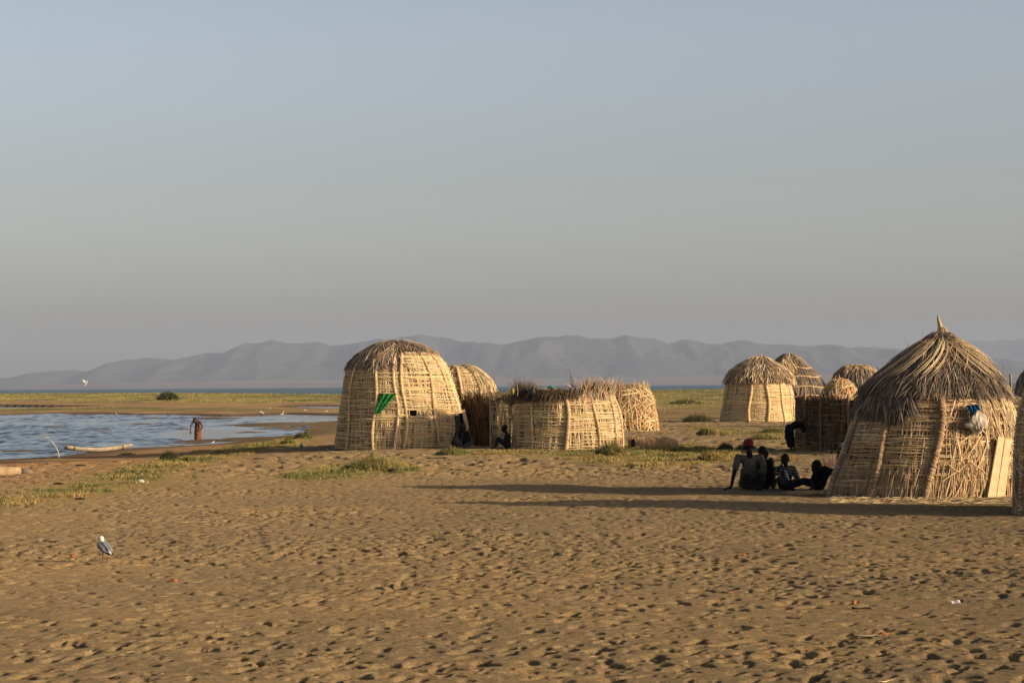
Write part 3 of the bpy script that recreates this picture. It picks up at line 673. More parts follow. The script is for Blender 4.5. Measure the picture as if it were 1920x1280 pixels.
# ---- ragged straw shelter to its right ---------------------------------------------------
cx, cy, z0, rows = from_px(1180, 808, [(808, 1125, 1227), (780, 1127, 1225), (750, 1130, 1221), (732, 1134, 1213), (726, 1138, 1207)])
S6 = Round(cx, cy, z0, rows, amp=.08)
t = thing('straw_shelter', (cx, cy, z0), 'ragged straw shelter with loose criss-cross stems behind the roofless hut', 'shelter')
shell(S6, t, d=-.08); a = Acc(); verticals(a, S6, 0, S6.H*1.0, step=.07, w=.045, pal=PAL_BACK, lean=.3); loose(a, S6, 520, .05, S6.H*.95, (-PI, .6), PAL_RUST+PAL_FRESH, ln=(.4, .9), w=.032, spread=.75, d=(.01, .14))
withies(a, S6, .1, S6.H*.98, dh=.26, gap=.3, w=.04, tilt=.15, d=(.05, .12)); V, Fq, c = a.get(); part('wall', V, Fq, STRAW, t, c)
tufts(t, S6, [(-.9, .5, 200, S6.H*.96, .12, .32, 1, .35), (-.7, .3, 260, S6.H*.98, .4, .8, -1, .25), (-2, -.9, 120, S6.H, .1, .25, 1, .6)], pal=PAL_FRESH+PAL_THATCH)

# ---- hut with a thatch cap, mid right ----------------------------------------------------
cx, cy, z0, rows = from_px(1422, 790.5, [(790, 1349, 1494), (770, 1352, 1491), (740, 1358, 1487), (716, 1363, 1481), (712, 1364, 1481), (695, 1375, 1472), (683, 1392, 1455), (676, 1405, 1440), (671, 1419, 1432)])
S7 = Round(cx, cy, z0, rows, amp=.02)
t = thing('basket_hut', (cx, cy, z0), 'neat cream woven hut with a shaggy thatch cap and a short peg on top', 'hut')
shell(S7, t); a = Acc(); verticals(a, S7, 0, S7.H*.7, step=.07, pal=PAL_FRESH); withies(a, S7, .02, S7.H*.72, dh=.042, gap=.0, w=.036, ln=(.8, 2.0), ang=.012, pal=[(.62, .46, .23), (.58, .41, .19), (.66, .50, .27)])
V, Fq, c = a.get(); part('wall', V, Fq, STRAW, t, c)
for px_ in (1356, 1374, 1405, 1440, 1468, 1485):
    th = fth(S7, px_, 1422, 72, .96); rib(t, S7, th, 0, S7.H*.66, .055 if px_ in (1405, 1440) else .035)
for k in range(6): rib(t, S7, PI/2+(k-2.5)*.5, 0, S7.H*.66, .04)
thatch(t, S7, S7.H*.58, S7.H, 2200, pal=PAL_THATCH+PAL_THATCH+PAL_FRESH[:2], ln=(.35, .8), w=.042, thick=.13, over=.20, mess=.38, hj=.07, layers=4)
a = Acc(); stick(a, (S7.cx+.1, S7.cy, z0+S7.H-.1), dp(1427, 660, S7.cy), .05, (.45, .36, .2), .01); V, Fq, c = a.get(); part('finial', V, Fq, STRAW, t, c)

# ---- brown hooped dome hut behind it -------------------------------------------------------
cx, cy, z0, rows = from_px(1485, 786, [(786, 1422, 1553), (750, 1424, 1551), (720, 1430, 1543), (700, 1438, 1530), (685, 1448, 1512), (673, 1462, 1496), (667, 1472, 1484)])
cx *= 1+2.4/cy
S8 = Round(cx, cy+2.4, z0, [(h*1.02, l*1.02, r*1.02) for h, l, r in rows], amp=.03)
t = thing('basket_hut', (cx, cy+2.4, z0), 'dark brown thatched dome hut tied with pale wavy bands behind the peg-topped hut', 'hut')
shell(S8, t, d=-.03); a = Acc(); verticals(a, S8, 0, S8.H*.98, step=.05, w=.05, pal=[(.20, .14, .09), (.26, .18, .12), (.14, .10, .075), (.23, .20, .17)], ln=(.3, .7), lean=.12, d=(-.02, .07))
V, Fq, c = a.get(); part('wall', V, Fq, STRAW, t, c)
for hh in (.2, .36, .5, .66, .8): hoop(t, S8, S8.H*hh, .035, [(.52, .36, .19)], wav=.04, d=.08)
thatch(t, S8, S8.H*.86, S8.H, 300, pal=PAL_THATCH+PAL_GREY, ln=(.3, .6), w=.04, thick=.1, over=.1, mess=.4)
thatch(t, S8, S8.H*.74, S8.H, 260, pal=PAL_FRESH, ln=(.3, .6), w=.04, thick=.1, over=.1, mess=.3, thr=(PI*1.3, PI*1.52), cover=False, name='roof')

# ---- far dome --------------------------------------------------------------------------
cx, cy, z0, rows = from_px(1603, 784, [(784, 1552, 1656), (745, 1555, 1653), (715, 1559, 1650), (700, 1566, 1644), (690, 1578, 1634), (685, 1590, 1620)])
S9 = Round(cx, cy, z0, rows, amp=.03)
t = thing('basket_hut', (cx, cy, z0), 'grey weathered dome hut farthest back, showing between the others', 'hut')
shell(S9, t, d=-.03); a = Acc(); verticals(a, S9, 0, S9.H*.98, step=.05, w=.05, pal=PAL_GREY, ln=(.3, .7), lean=.1, d=(-.02, .06)); V, Fq, c = a.get(); part('wall', V, Fq, STRAW, t, c)
for k in range(8): rib(t, S9, k*.785+.1, 0, S9.H*.98, .04, pal=PAL_DRY)
thatch(t, S9, S9.H*.86, S9.H, 260, pal=PAL_FRESH+PAL_DRY, ln=(.3, .6), w=.04, thick=.08, over=.05, mess=.5)

# ---- little sun-lit dome ----------------------------------------------------------------
cx, cy, z0, rows = from_px(1572, 800, [(800, 1536, 1609), (760, 1538, 1608), (742, 1541, 1606), (725, 1549, 1599), (714, 1558, 1589), (711, 1565, 1578)])
S10 = Round(cx, cy, z0, rows, amp=.03)
t = thing('basket_hut', (cx, cy, z0), 'smallest dome hut, orange sunlit crossed sticks above the dark fence', 'hut')
shell(S10, t, d=-.05); a = Acc(); verticals(a, S10, 0, S10.H*.98, step=.07, w=.035, pal=PAL_RUST, lean=.2); withies(a, S10, .5, S10.H*.97, dh=.12, gap=.1, w=.035, pal=PAL_RUST+PAL_FRESH, ln=(.3, .7), ang=.12, d=(.02, .06))
loose(a, S10, 260, S10.H*.5, S10.H*.95, (0, 2*PI), PAL_RUST+PAL_FRESH, ln=(.3, .7), w=.03, spread=.9, d=(.02, .12)); V, Fq, c = a.get(); part('wall', V, Fq, STRAW, t, c)
thatch(t, S10, S10.H*.9, S10.H, 40, pal=PAL_RUST+PAL_FRESH, ln=(.2, .4), w=.03, thick=.06, over=.05, mess=.5, cover=False)

# ---- shaded fence -------------------------------------------------------------------------
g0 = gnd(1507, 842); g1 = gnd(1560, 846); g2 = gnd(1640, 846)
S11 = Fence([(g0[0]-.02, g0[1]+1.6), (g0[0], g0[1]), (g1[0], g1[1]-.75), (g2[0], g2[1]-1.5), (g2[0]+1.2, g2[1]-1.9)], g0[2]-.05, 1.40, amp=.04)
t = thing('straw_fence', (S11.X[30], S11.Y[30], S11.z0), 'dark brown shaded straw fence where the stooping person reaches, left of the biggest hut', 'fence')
shell(S11, t, h1=1.36, mat=SHADELINE); a = Acc(); verticals(a, S11, 0, 1.40, step=.035, pal=PAL_DARK+[(.18, .09, .045)], dens=1.2); withies(a, S11, .02, 1.38, dh=.10, gap=.3, w=.022, pal=[(.20, .12, .06), (.26, .16, .085)])
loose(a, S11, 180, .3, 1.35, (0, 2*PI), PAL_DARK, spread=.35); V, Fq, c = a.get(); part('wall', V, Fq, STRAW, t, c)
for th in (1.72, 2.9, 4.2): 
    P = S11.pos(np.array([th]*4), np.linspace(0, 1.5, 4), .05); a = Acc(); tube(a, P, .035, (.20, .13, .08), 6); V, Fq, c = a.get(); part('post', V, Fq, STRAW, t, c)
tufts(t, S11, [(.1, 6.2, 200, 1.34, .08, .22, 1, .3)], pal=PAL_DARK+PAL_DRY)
a = Acc()   # the gap post beside the fence
stick(a, gnd(1503, 836), dp(1500, 742, 64), .05, (.12, .08, .05), .02); V, Fq, c = a.get()
solo('post', V, Fq, STRAW, V.min(0), 'dark upright post standing at the left end of the shaded fence', 'post', cols=c)

# ---- the biggest hut, right --------------------------------------------------------------
cx, cy, z0, rows = from_px(1732, 933.5, [(933, 1552, 1903), (900, 1562, 1905), (860, 1577, 1906), (820, 1592, 1902), (790, 1602, 1898), (765, 1610, 1890), (745, 1618, 1880), (720, 1636, 1868), (695, 1667, 1850), (672, 1697, 1828), (652, 1727, 1801), (640, 1746, 1783), (633, 1758, 1770), (629, 1762, 1767)])
S12 = Round(cx, cy, z0, rows, amp=.04)
big = t = thing('basket_hut', (cx, cy, z0), 'biggest hut with conical grey-brown thatch, a white bag and leaning boards', 'hut')
shell(S12, t, n=96); a = Acc()
thb = lambda p, R=176: fth(S12, p, 1728, R, .985)
verticals(a, S12, 0, S12.H*.68, step=.019, w=.020, pal=PAL_BACK+PAL_DRY[:3], ln=(.3, .8), lean=.08, d=(-.03, .012))
withies(a, S12, .10, S12.H*.66, dh=.024, gap=.05, w=.0155, ln=(.7, 1.7), ang=.02, pal=PAL_FRESH+PAL_DRY[2:3], thr=(-PI*1.5, thb(1775)), d=(.0, .03))
for h_, ww in ((.35, 5), (.62, 6), (.9, 5), (1.15, 4), (1.45, 6)):
    withies(a, S12, h_-.015*ww, h_+.015*ww, dh=.03, gap=.15, w=.017, ln=(.4, .9), pal=PAL_FRESH, thr=(thb(1765), thb(1765)+2.3), d=(.01, .05))
loose(a, S12, 1500, .05, .85, (thb(1765), 1.0), PAL_DRY+PAL_FRESH+PAL_RUST, ln=(.25, .6), w=.014, spread=.22, d=(.0, .06))
loose(a, S12, 130, .1, 1.5, (thb(1765), 1.0), PAL_FRESH, ln=(.2, .5), w=.014, spread=.9, d=(.02, .08))
loose(a, S12, 500, 1.0, 1.7, (thb(1830), .6), PAL_FRESH+PAL_DRY, ln=(.3, .55), w=.018, spread=.2, d=(.02, .08))
loose(a, S12, 260, .0, .38, (-PI, thb(1765)), PAL_DRY+PAL_BACK, ln=(.25, .5), w=.015, spread=.13, d=(.0, .04))
V, Fq, c = a.get(); part('wall', V, Fq, STRAW, t, c)
for pb, ptop, hh, rr in ((1560, 1560, .66, .055), (1632, 1632, .66, .045), (1735, 1760, .70, .05), (1845, 1848, .6, .045)):
    th0, th1 = thb(pb), thb(ptop); rib(t, S12, th0, 0, S12.H*hh, rr*.9, pal=PAL_DRY+PAL_FRESH[4:], drift=(th1-th0)/(S12.H*hh)*.35)
for k in range(5): rib(t, S12, PI/2+(k-2)*.6, 0, S12.H*.66, .05)
roof = thatch(t, S12, S12.H*.595, S12.H*.99, 9500, pal=PAL_GREY+[(.14, .11, .09), (.30, .19, .11), (.10, .08, .07)], ln=(.25, .6), w=.016, thick=.10, over=.12, mess=.34, hj=.13, droop=.05, layers=6)
thatch(t, S12, S12.H*.50, S12.H*.80, 2400, pal=PAL_GREY+[(.14, .11, .09), (.10, .08, .07)], ln=(.3, .6), w=.020, thick=.08, over=.05, mess=.3, hj=.13, droop=.05, thr=(-PI-.3, thb(1665)), cover=False, name='roof_flap')
a = Acc(); n = 170                        # paler straw spread over the crown
th = rng.uniform(0, 2*PI, n); l = rng.uniform(.4, 1.1, n); tt = np.linspace(0, 1, 6)[None]; hh = S12.H*(.985-.19*l[:, None]*tt)
T = th[:, None]+rng.normal(size=(n, 1))*.35*tt
ribbons(a, S12.pos(T, hh, .13+.07*rng.random((n, 1))+.03*np.sin(tt*3)), S12.nrm(T, hh), np.full(n, .017), pick([(.50, .36, .20), (.42, .29, .16), (.34, .24, .14)], n), .3, .3)
for th0 in (thb(1700)-.4, thb(1760)-.2, thb(1800)):
    n = 9; T = th0+rng.normal(size=(n, 1))*.16+tt*(.5 if th0 > thb(1790) else -.35); hh = S12.H*(.96-.20*tt*(1+.2*rng.random((n, 1))))
    ribbons(a, S12.pos(T, hh, .2+.03*rng.random((n, 1))), S12.nrm(T, hh), np.full(n, .018), pick([(.58, .44, .26), (.50, .38, .22)], n), .3, .3)
V, Fq, c = a.get(); part('crown_straw', V, Fq, STRAW, roof, c)
a = Acc(); top = np.array([S12.cx+np.interp(S12.H, S12.hs, S12.off), S12.cy, z0+S12.H])
P = np.array([dp(1764, 636, cy), dp(1766, 625, cy), dp(1763, 612, cy), dp(1760, 600, cy), dp(1758.5, 590, cy)]); tube(a, P, [.10, .06, .04, .028, .008], (.36, .28, .15), 8)
n = 60; th = rng.uniform(0, 2*PI, n); tq = np.linspace(0, 1, 5)[None]; rr_ = .055+.08*tq
P = np.stack([P[1][0]+rr_*np.cos(th)[:, None], P[1][1]+rr_*np.sin(th)[:, None], P[1][2]+.1-.16*tq+0*th[:, None]], -1)
ribbons(a, P, P-np.array([P[0, 0, 0], cy, 2.6])+.001, np.full(n, .014), pick(PAL_FRESH, n), .2, .6)
V, Fq, c = a.get(); part('finial', V, Fq, STRAW, t, c)
for p, q in (((1714, 662), (1696, 634)), ((1724, 655), (1731, 620)), ((1706, 668), (1700, 645)), ((1655, 705), (1642, 684))):
    a = Acc(); stick(a, dp(*p, cy-.2), dp(*q, cy-.2), .006, (.3, .24, .16), .01); V, Fq, c = a.get(); part('stray_stalk', V, Fq, STRAW, roof, c)
# door boards
yb = cy-S12.rad(.1)
A1 = gnd(1868, 931); 
for (bx0, bx1, tx0, tx1, ty, lab) in ((1852, 1868, 1872, 1884, 818, 'left plank of the pale split door board leaning on the biggest hut'), (1868.7, 1885, 1885.3, 1897, 821, 'right plank of the pale split door board leaning on the biggest hut')):
    th_ = thb(1868); dy0 = S12.cy+math.sin(th_)*S12.R0-.34; dy1 = dy0+.10
    fy_ = lambda p: (p-1852)*.0042
    q = np.array([dp(bx0, 931, dy0+fy_(bx0)), dp(bx1, 931.5, dy0+fy_(bx1)), dp(tx1, ty+2, dy1+fy_(tx1)), dp(tx0, ty, dy1+fy_(tx0))])
    q[0][2] = q[1][2] = H(q[0][0], q[0][1])
    nn = np.cross(q[1]-q[0], q[3]-q[0]); nn /= np.linalg.norm(nn); th_b = .03
    V = np.concatenate([q, q-nn*th_b]); Fq = [[0, 1, 2, 3], [7, 6, 5, 4], [0, 4, 5, 1], [1, 5, 6, 2], [2, 6, 7, 3], [3, 7, 4, 0]]
    o = solo('board', V, Fq, WOOD, V.mean(0), lab, 'board', 'planks leaning on the biggest hut')
    bv = o.modifiers.new('b', 'BEVEL'); bv.width = .006; bv.segments = 2
a = Acc(); P = S12.pos(np.array([thb(1852)]), np.array([.60]), .03)[0]; n_ = S12.nrm(np.array([thb(1852)]), np.array([.6]))[0]; txx = np.array([-n_[1], n_[0], 0]); Rm = np.stack([txx, n_, np.array([0, 0, 1.])], 1)
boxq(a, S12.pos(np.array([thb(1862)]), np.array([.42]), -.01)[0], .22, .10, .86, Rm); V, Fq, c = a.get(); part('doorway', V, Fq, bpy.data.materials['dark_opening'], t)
# bag and blue cloth on its wall
BAG = mat_plain('white_bag', (.50, .44, .34), .7, 9, .7, 1.15, bump=.01, bscale=25)
a = Acc(); P = S12.pos(np.array([thb(1810)]), np.array([dp(1808, 790, cy-1.2)[2]-z0]), .15)[0]
nu, nv = 22, 14
th = np.arange(nu)*2*PI/nu; ph = np.linspace(.03, PI-.03, nv)
ru = 1+.12*np.sin(3*th[None]+2*ph[:, None])+.08*np.sin(7*th[None]+4*ph[:, None]); neck = np.interp(ph, [0, .5, 1.1, 3.14], [.25, .45, 1, 1])[:, None]
Vb = np.stack([.135*np.sin(ph)[:, None]*np.cos(th)*ru*neck, .09*np.sin(ph)[:, None]*np.sin(th)*ru*neck, .155*np.cos(ph)[:, None]*ru], -1)+P
idx = np.arange(nu*nv).reshape(nv, nu); nx = np.roll(idx, -1, 1)
solo('bag', Vb.reshape(-1, 3), np.stack([idx[:-1], idx[1:], nx[1:], nx[:-1]], -1).reshape(-1, 4), BAG, P, 'crumpled off-white bag hung on the wall of the biggest hut below a blue cloth', 'bag', smooth=False)
P2 = S12.pos(np.array([thb(1792)]), np.array([dp(1790, 797, cy-1.2)[2]-z0]), .10)[0]; a = Acc(); ellip(a, P2, (.10, .07, .05), jit=.35); V, Fq, c = a.get()
solo('bag', V, Fq, mat_plain('grey_bundle', (.17, .14, .10), .9), P2, 'small grey bundle tied beside the white bag on the biggest hut', 'bag', smooth=True)
cloth('cloth', S12, 1812, 759, .1, .22, mat_plain('blue_cloth', (.012, .10, .20), .85, 20, .5, 1.4), 'folded blue cloth hung above the white bag on the biggest hut', 'cloth', lambda v: (.05*v-.02, .10-.03*v), 1732, 174, off=.14, folds=6)

# ---- nearest hut cut by the right frame edge ---------------------------------------------
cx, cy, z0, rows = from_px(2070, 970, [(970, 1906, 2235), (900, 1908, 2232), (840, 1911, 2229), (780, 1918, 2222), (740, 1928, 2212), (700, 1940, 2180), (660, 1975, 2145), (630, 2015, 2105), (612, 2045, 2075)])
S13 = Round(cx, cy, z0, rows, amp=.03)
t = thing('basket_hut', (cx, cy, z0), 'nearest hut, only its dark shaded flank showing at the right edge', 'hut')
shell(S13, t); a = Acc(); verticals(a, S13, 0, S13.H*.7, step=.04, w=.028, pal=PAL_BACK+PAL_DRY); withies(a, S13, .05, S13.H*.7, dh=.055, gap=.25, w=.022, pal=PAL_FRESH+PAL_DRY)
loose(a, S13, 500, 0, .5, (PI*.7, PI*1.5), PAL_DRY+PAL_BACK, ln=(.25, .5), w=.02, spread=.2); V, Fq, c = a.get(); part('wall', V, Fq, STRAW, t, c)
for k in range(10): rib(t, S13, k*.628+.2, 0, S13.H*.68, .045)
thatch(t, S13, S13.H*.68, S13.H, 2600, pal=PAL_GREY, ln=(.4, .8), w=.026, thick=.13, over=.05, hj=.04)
# ---- far dome at the right edge ----------------------------------------------------------
cx, cy, z0, rows = from_px(1944, 760, [(760, 1902, 1990), (735, 1903, 1988), (715, 1908, 1982), (700, 1917, 1972), (692, 1930, 1960)])
S14 = Round(cx, cy, z0, rows, amp=.03)
t = thing('basket_hut', (cx, cy, z0), 'far grey-brown dome hut partly cut off above the rack at the right edge', 'hut')
shell(S14, t, d=-.03); a = Acc(); verticals(a, S14, 0, S14.H*.98, step=.08, w=.09, pal=PAL_GREY, ln=(.5, 1), lean=.1, d=(-.02, .06)); V, Fq, c = a.get(); part('wall', V, Fq, STRAW, t, c)
thatch(t, S14, S14.H*.6, S14.H, 500, pal=PAL_GREY, ln=(.6, 1.2), w=.08, thick=.1, over=.05)
# rack with straw between the big hut and the near hut
D_ = 47.0; a = Acc()
for px_ in (1897, 1915, 1932): tube(a, [dp(px_, 850, D_)*[1, 1, 0]+[0, 0, -.05], dp(px_, 763, D_)], .03, (.13, .09, .06), 6)
V, Fq, c = a.get(); t = thing('rack', (dp(1910, 850, D_)[0], D_, 0), 'low wooden rack topped with loose straw, behind and right of the biggest hut', 'rack'); 
for k_, px_ in enumerate((1897, 1915, 1932)):
    a = Acc(); tube(a, [dp(px_, 850, D_)*[1, 1, 0]+[0, 0, -.05], dp(px_, 763, D_)], .03, (.13, .09, .06), 6); V, Fq, c = a.get(); part('leg', V, Fq, STRAW, t, c)
a = Acc(); c0 = dp(1914, 760.5, D_); boxq(a, c0, .56, .5, .035, col=(.45, .33, .18)); V, Fq, c = a.get(); part('shelf', V, Fq, STRAW, t, c)
a = Acc(); n = 260; th = rng.random(n)*2*PI; P0 = c0+np.stack([rng.uniform(-.24, .24, n), rng.uniform(-.2, .2, n), rng.uniform(.02, .14, n)], -1)
dv = np.stack([np.cos(th), np.sin(th), rng.uniform(-.1, .8, n)], -1)*rng.uniform(.05, .16, n)[:, None]; P = np.stack([P0-dv, P0, P0+dv], 1)
ribbons(a, P, np.tile([0, -.6, .8], (n, 3, 1)), np.full(n, .016), pick(PAL_DRY+PAL_FRESH, n)); V, Fq, c = a.get()
solo('straw_pile', V, Fq, STRAW, c0, 'loose straw heaped on the rack beside the biggest hut', 'straw', cols=c)
for px_, top, b, lab in ((1881, 683, 1880, 'thin crooked pole standing up behind the right side of the biggest hut'), (1893, 701, 1892, 'thicker short pole with a pale tip standing behind the biggest hut')):
    a = Acc(); D_ = 46.; P0 = dp(b, 850, D_); P0[2] = -.05; r_ = .012 if px_ < 1885 else .035
    P1 = dp(px_, top, D_); k = 8; tq = np.linspace(0, 1, k)[:, None]; P = P0+(P1-P0)*tq+np.array([.03, 0, 0])*np.sin(tq*9); tube(a, P, np.linspace(r_*1.2, r_*.7, k), (.22, .17, .12), 6)
    if px_ < 1885: tube(a, [P[-2], P[-2]+[.05, 0, .10]], .008, (.22, .17, .12), 5)
    V, Fq, c = a.get(); solo('pole', V, Fq, STRAW, P0, lab, 'pole', cols=c)

# plank by the left seated figure
a = Acc(); A0 = gnd(886, 837.5); A0 = np.array([A0[0], 64.8, 0.0]); B0 = dp(868.5, 768, 65.0); dv = B0-A0; L_ = np.linalg.norm(dv); dv /= L_
sd_v = np.cross(dv, [0, 1, 0]); Rm = np.stack([sd_v, np.cross(dv, sd_v), dv], 1); boxq(a, (A0+B0)/2, .095, .03, L_, Rm); V, Fq, c = a.get()
solo('board', V, Fq, WOOD, A0, 'long pale plank leaning against the tallest hut behind a seated figure', 'board')
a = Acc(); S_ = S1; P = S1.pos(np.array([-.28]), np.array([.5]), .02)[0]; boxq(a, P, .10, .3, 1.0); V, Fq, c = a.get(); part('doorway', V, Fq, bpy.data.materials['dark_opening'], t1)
# ------------------------------------------------------------------ figures
def capsule(acc, p0, p1, ra, rb, n=10):
    p0 = np.array(p0, float); p1 = np.array(p1, float); d = p1-p0; L_ = np.linalg.norm(d)
    if L_ < 1e-6: d = np.array([0, 0, 1.]); L_ = 1e-6
    u = d/L_; ref = np.array([0, 0, 1.]) if abs(u[2]) < .9 else np.array([1., 0, 0]); A_ = np.cross(u, ref); A_ /= np.linalg.norm(A_); B_ = np.cross(u, A_)
    rings = []
    for f in np.linspace(.08, .5, 4): rings.append((p0-u*ra*math.cos(f*PI), ra*math.sin(f*PI)))
    for f in np.linspace(.5, .92, 4): rings.append((p1-u*rb*math.cos(f*PI), rb*math.sin(f*PI)))
    th = np.arange(n)*2*PI/n
    V = np.array([c+r*(A_*math.cos(t)+B_*math.sin(t)) for c, r in rings for t in th])
    idx = np.arange(len(V)).reshape(-1, n); nx = np.roll(idx, -1, 1)
    Fq = [list(q) for q in np.stack([idx[:-1], nx[:-1], nx[1:], idx[1:]], -1).reshape(-1, 4)]
    k = len(V); V = np.concatenate([V, [rings[0][0], rings[-1][0]]])
    for i in range(0, n, 2):
        Fq.append([idx[0][(i+2) % n], idx[0][(i+1) % n], idx[0][i], k]); Fq.append([idx[-1][i], idx[-1][(i+1) % n], idx[-1][(i+2) % n], k+1])
    acc.add(V, Fq)
def fuse(name, caps, ells, mat, root, vox=.009, sm=3, clip=None):
    """one continuous surface out of tapering limbs"""
    a = Acc()
    for c in caps: capsule(a, *c)
    for e in ells:
        R = e[2] if len(e) > 2 else None
        ellip(a, e[0], e[1], nu=16, nv=12, R=R)
    V, Fq, _ = a.get(); L_ = np.array(root.location)
    # close the tiny pole holes of ellipsoids by the voxel grid itself
    me = mk_mesh('tmp', V-L_, Fq); o = bpy.data.objects.new('tmp', me); C.objects.link(o)
    r = o.modifiers.new('r', 'REMESH'); r.mode = 'VOXEL'; r.voxel_size = vox; r.use_smooth_shade = True
    s = o.modifiers.new('s', 'SMOOTH'); s.iterations = sm; s.factor = .5
    dg = bpy.context.evaluated_depsgraph_get(); m2 = bpy.data.meshes.new_from_object(o.evaluated_get(dg)); m2.name = name
    bpy.data.objects.remove(o, do_unlink=True); m2.materials.clear()
    return link(name, m2, mat, root)
def hand(caps, w, d, s=1.0, up=(0, 0, 1)):
    """palm, four unequal bent fingers and a thumb, from wrist w along d"""
    w = np.array(w, float); d = np.array(d, float); d /= np.linalg.norm(d); upv = np.array(up, float); sd = np.cross(d, upv); sd /= np.linalg.norm(sd)+1e-9; nrm = np.cross(sd, d)
    for k in range(4):
        o = (k-1.5)*.019*s; b = w+d*.085*s+sd*o
        caps.append((w+sd*o*.6, b, .014*s, .012*s)); l = (.034, .040, .038, .030)[k]*s
        m_ = b+d*l+sd*o*.15; caps.append((b, m_, .010*s, .009*s)); caps.append((m_, m_+d*l*.8-nrm*l*.5, .009*s, .0075*s))
    t0 = w+d*.025*s+sd*.03*s; t1 = t0+(d*.6+sd*.8)*.035*s; caps.append((t0, t1, .013*s, .011*s)); caps.append((t1, t1+(d*.9+sd*.3)*.03*s, .011*s, .009*s))
def head(ells, caps, c, f, s=1.0, tilt=(0, 0, 1)):
    """skull, jaw, nose, lips, ears; f = direction the face looks"""
    c = np.array(c, float); f = np.array(f, float); f /= np.linalg.norm(f); u = np.array(tilt, float); u = u-f*(u@f); u /= np.linalg.norm(u); r = np.cross(f, u)
    R = np.stack([r, f, u], 1)
    ells.append((c+u*.02*s-f*.012*s, np.array([.074, .094, .098])*s, R)); ells.append((c-u*.055*s+f*.022*s, np.array([.054, .062, .062])*s, R))
    caps.append((c-u*.01*s+f*.088*s, c-u*.035*s+f*.105*s, .011*s, .015*s)); ells.append((c-u*.068*s+f*.082*s, np.array([.026, .014, .014])*s, R))
    ells.append((c+u*.015*s+f*.075*s, np.array([.05, .014, .012])*s, R)); ells.append((c-u*.10*s+f*.06*s, np.array([.022, .02, .018])*s, R))
    for q in (-1, 1): ells.append((c+r*.077*s*q-u*.015*s-f*.005*s, np.array([.010, .022, .032])*s, R))
    return R
def person(label, P, J, face, s=1.0, hs=1.0, group=None, hair=True, tilt=(0, 0, 1), skin=None, vox=.009, hands=((1, 0, 0), (1, 0, 0)), girth=1.0, feet=True):
    """J: joint positions in metres from P: pel, che, nek, hed, shL,elL,wrL, shR.., hiL,knL,anL,toL, hiR.."""
    P = np.array(P, float); t = thing('person', P, label, 'person', group); g = {k: P+np.array(v, float) for k, v in J.items()}
    caps, ells = [], []; q = s*girth
    caps += [(g['pel'], (g['pel']+g['che'])/2, .115*q, .105*q), ((g['pel']+g['che'])/2, g['che'], .105*q, .125*q), (g['che'], g['nek'], .11*q, .055*q), (g['nek'], g['hed'], .048*q, .05*s)]
    for sd in 'LR':
        sh, el, wr = g['sh'+sd], g['el'+sd], g['wr'+sd]; caps += [(g['che']*.6+g['nek']*.4, sh, .075*q, .058*q), (sh, el, .050*q, .038*q), (el, wr, .037*q, .024*q)]
        hand(caps, wr, hands['LR'.index(sd)], s)
        if 'kn'+sd in g:
            hi, kn, an, to = g['hi'+sd], g['kn'+sd], g['an'+sd], g['to'+sd]
            caps += [(hi, kn, .083*q, .055*q), (kn, kn*.65+an*.35, .052*q, .053*q), (kn*.65+an*.35, an, .053*q, .032*q), (an, to, .036*s, .024*s)]
            if feet:
                dd = (to-an)/(np.linalg.norm(to-an)+1e-9); sdv = np.cross(dd, [0, 0, 1.]); sdv /= np.linalg.norm(sdv)+1e-9
                for k in range(5): caps.append((to+sdv*(k-2)*.013*s, to+sdv*(k-2)*.014*s+dd*.03*s, .010*s, .008*s))
    R = head(ells, caps, g['hed'], face, s*hs, tilt)
    fuse('body', caps, ells, skin or SKIN, t, vox=vox)
    if hair: fuse('hair', [], [(g['hed']+R[:, 2]*.034*s*hs-R[:, 1]*.022*s*hs, np.array([.082, .092, .094])*s*hs, R)], HAIR, t, vox=.008, sm=1)
    return t, g, R
def garment(name, t, mat, caps, ells=(), vox=.010, sm=2): return fuse(name, caps, list(ells), mat, t, vox=vox, sm=sm)
def shirt(t, g, mat, q=1.0, sleeve=.6, name='shirt', low=.0):
    pel = g['pel']+(g['che']-g['pel'])*low; caps = [(pel, (pel+g['che'])/2, .128*q, .122*q), ((pel+g['che'])/2, g['che'], .122*q, .138*q), (g['che'], g['che']*.35+g['nek']*.65, .125*q, .068*q)]
    for sd in 'LR':
        sh, el = g['sh'+sd], g['el'+sd]; caps += [(g['che']*.6+g['nek']*.4, sh, .088*q, .072*q)]
        if sleeve: caps.append((sh, sh+(el-sh)*sleeve, .066*q, .062*q))
    return garment(name, t, mat, caps)
def legs_cloth(t, g, mat, name='trousers', q=1.0, down=.9):
    caps = [(g['hiL'], g['hiR'], .118*q, .118*q)]
    for sd in 'LR':
        caps.append((g['hi'+sd], g['kn'+sd], .100*q, .072*q))
        if down: caps.append((g['kn'+sd], g['kn'+sd]+(g['an'+sd]-g['kn'+sd])*down, .072*q, .055*q))
    return garment(name, t, mat, caps)
def px2m(px, py): 
    g = gnd(px, py); return g, F/g[1]

KHAKI = mat_plain('grey_khaki_cloth', (.11, .10, .08), .9, 18, .7, 1.2, bump=.01, bscale=20)
OLIVE = mat_plain('olive_shorts', (.055, .06, .035), .9, 18, .7, 1.2)
RED = mat_plain('red_cap', (.15, .014, .012), .8, 20, .8, 1.1)
BLK = mat_plain('black_cloth', (.007, .007, .008), .95, 20, .7, 1.2, spec=.05)
NAVY = mat_plain('navy_cloth', (.008, .010, .020), .95, 20, .7, 1.2, spec=.05)
BROWNC = mat_plain('brown_cloth', (.05, .028, .018), .9, 20, .7, 1.2)
GRP = None
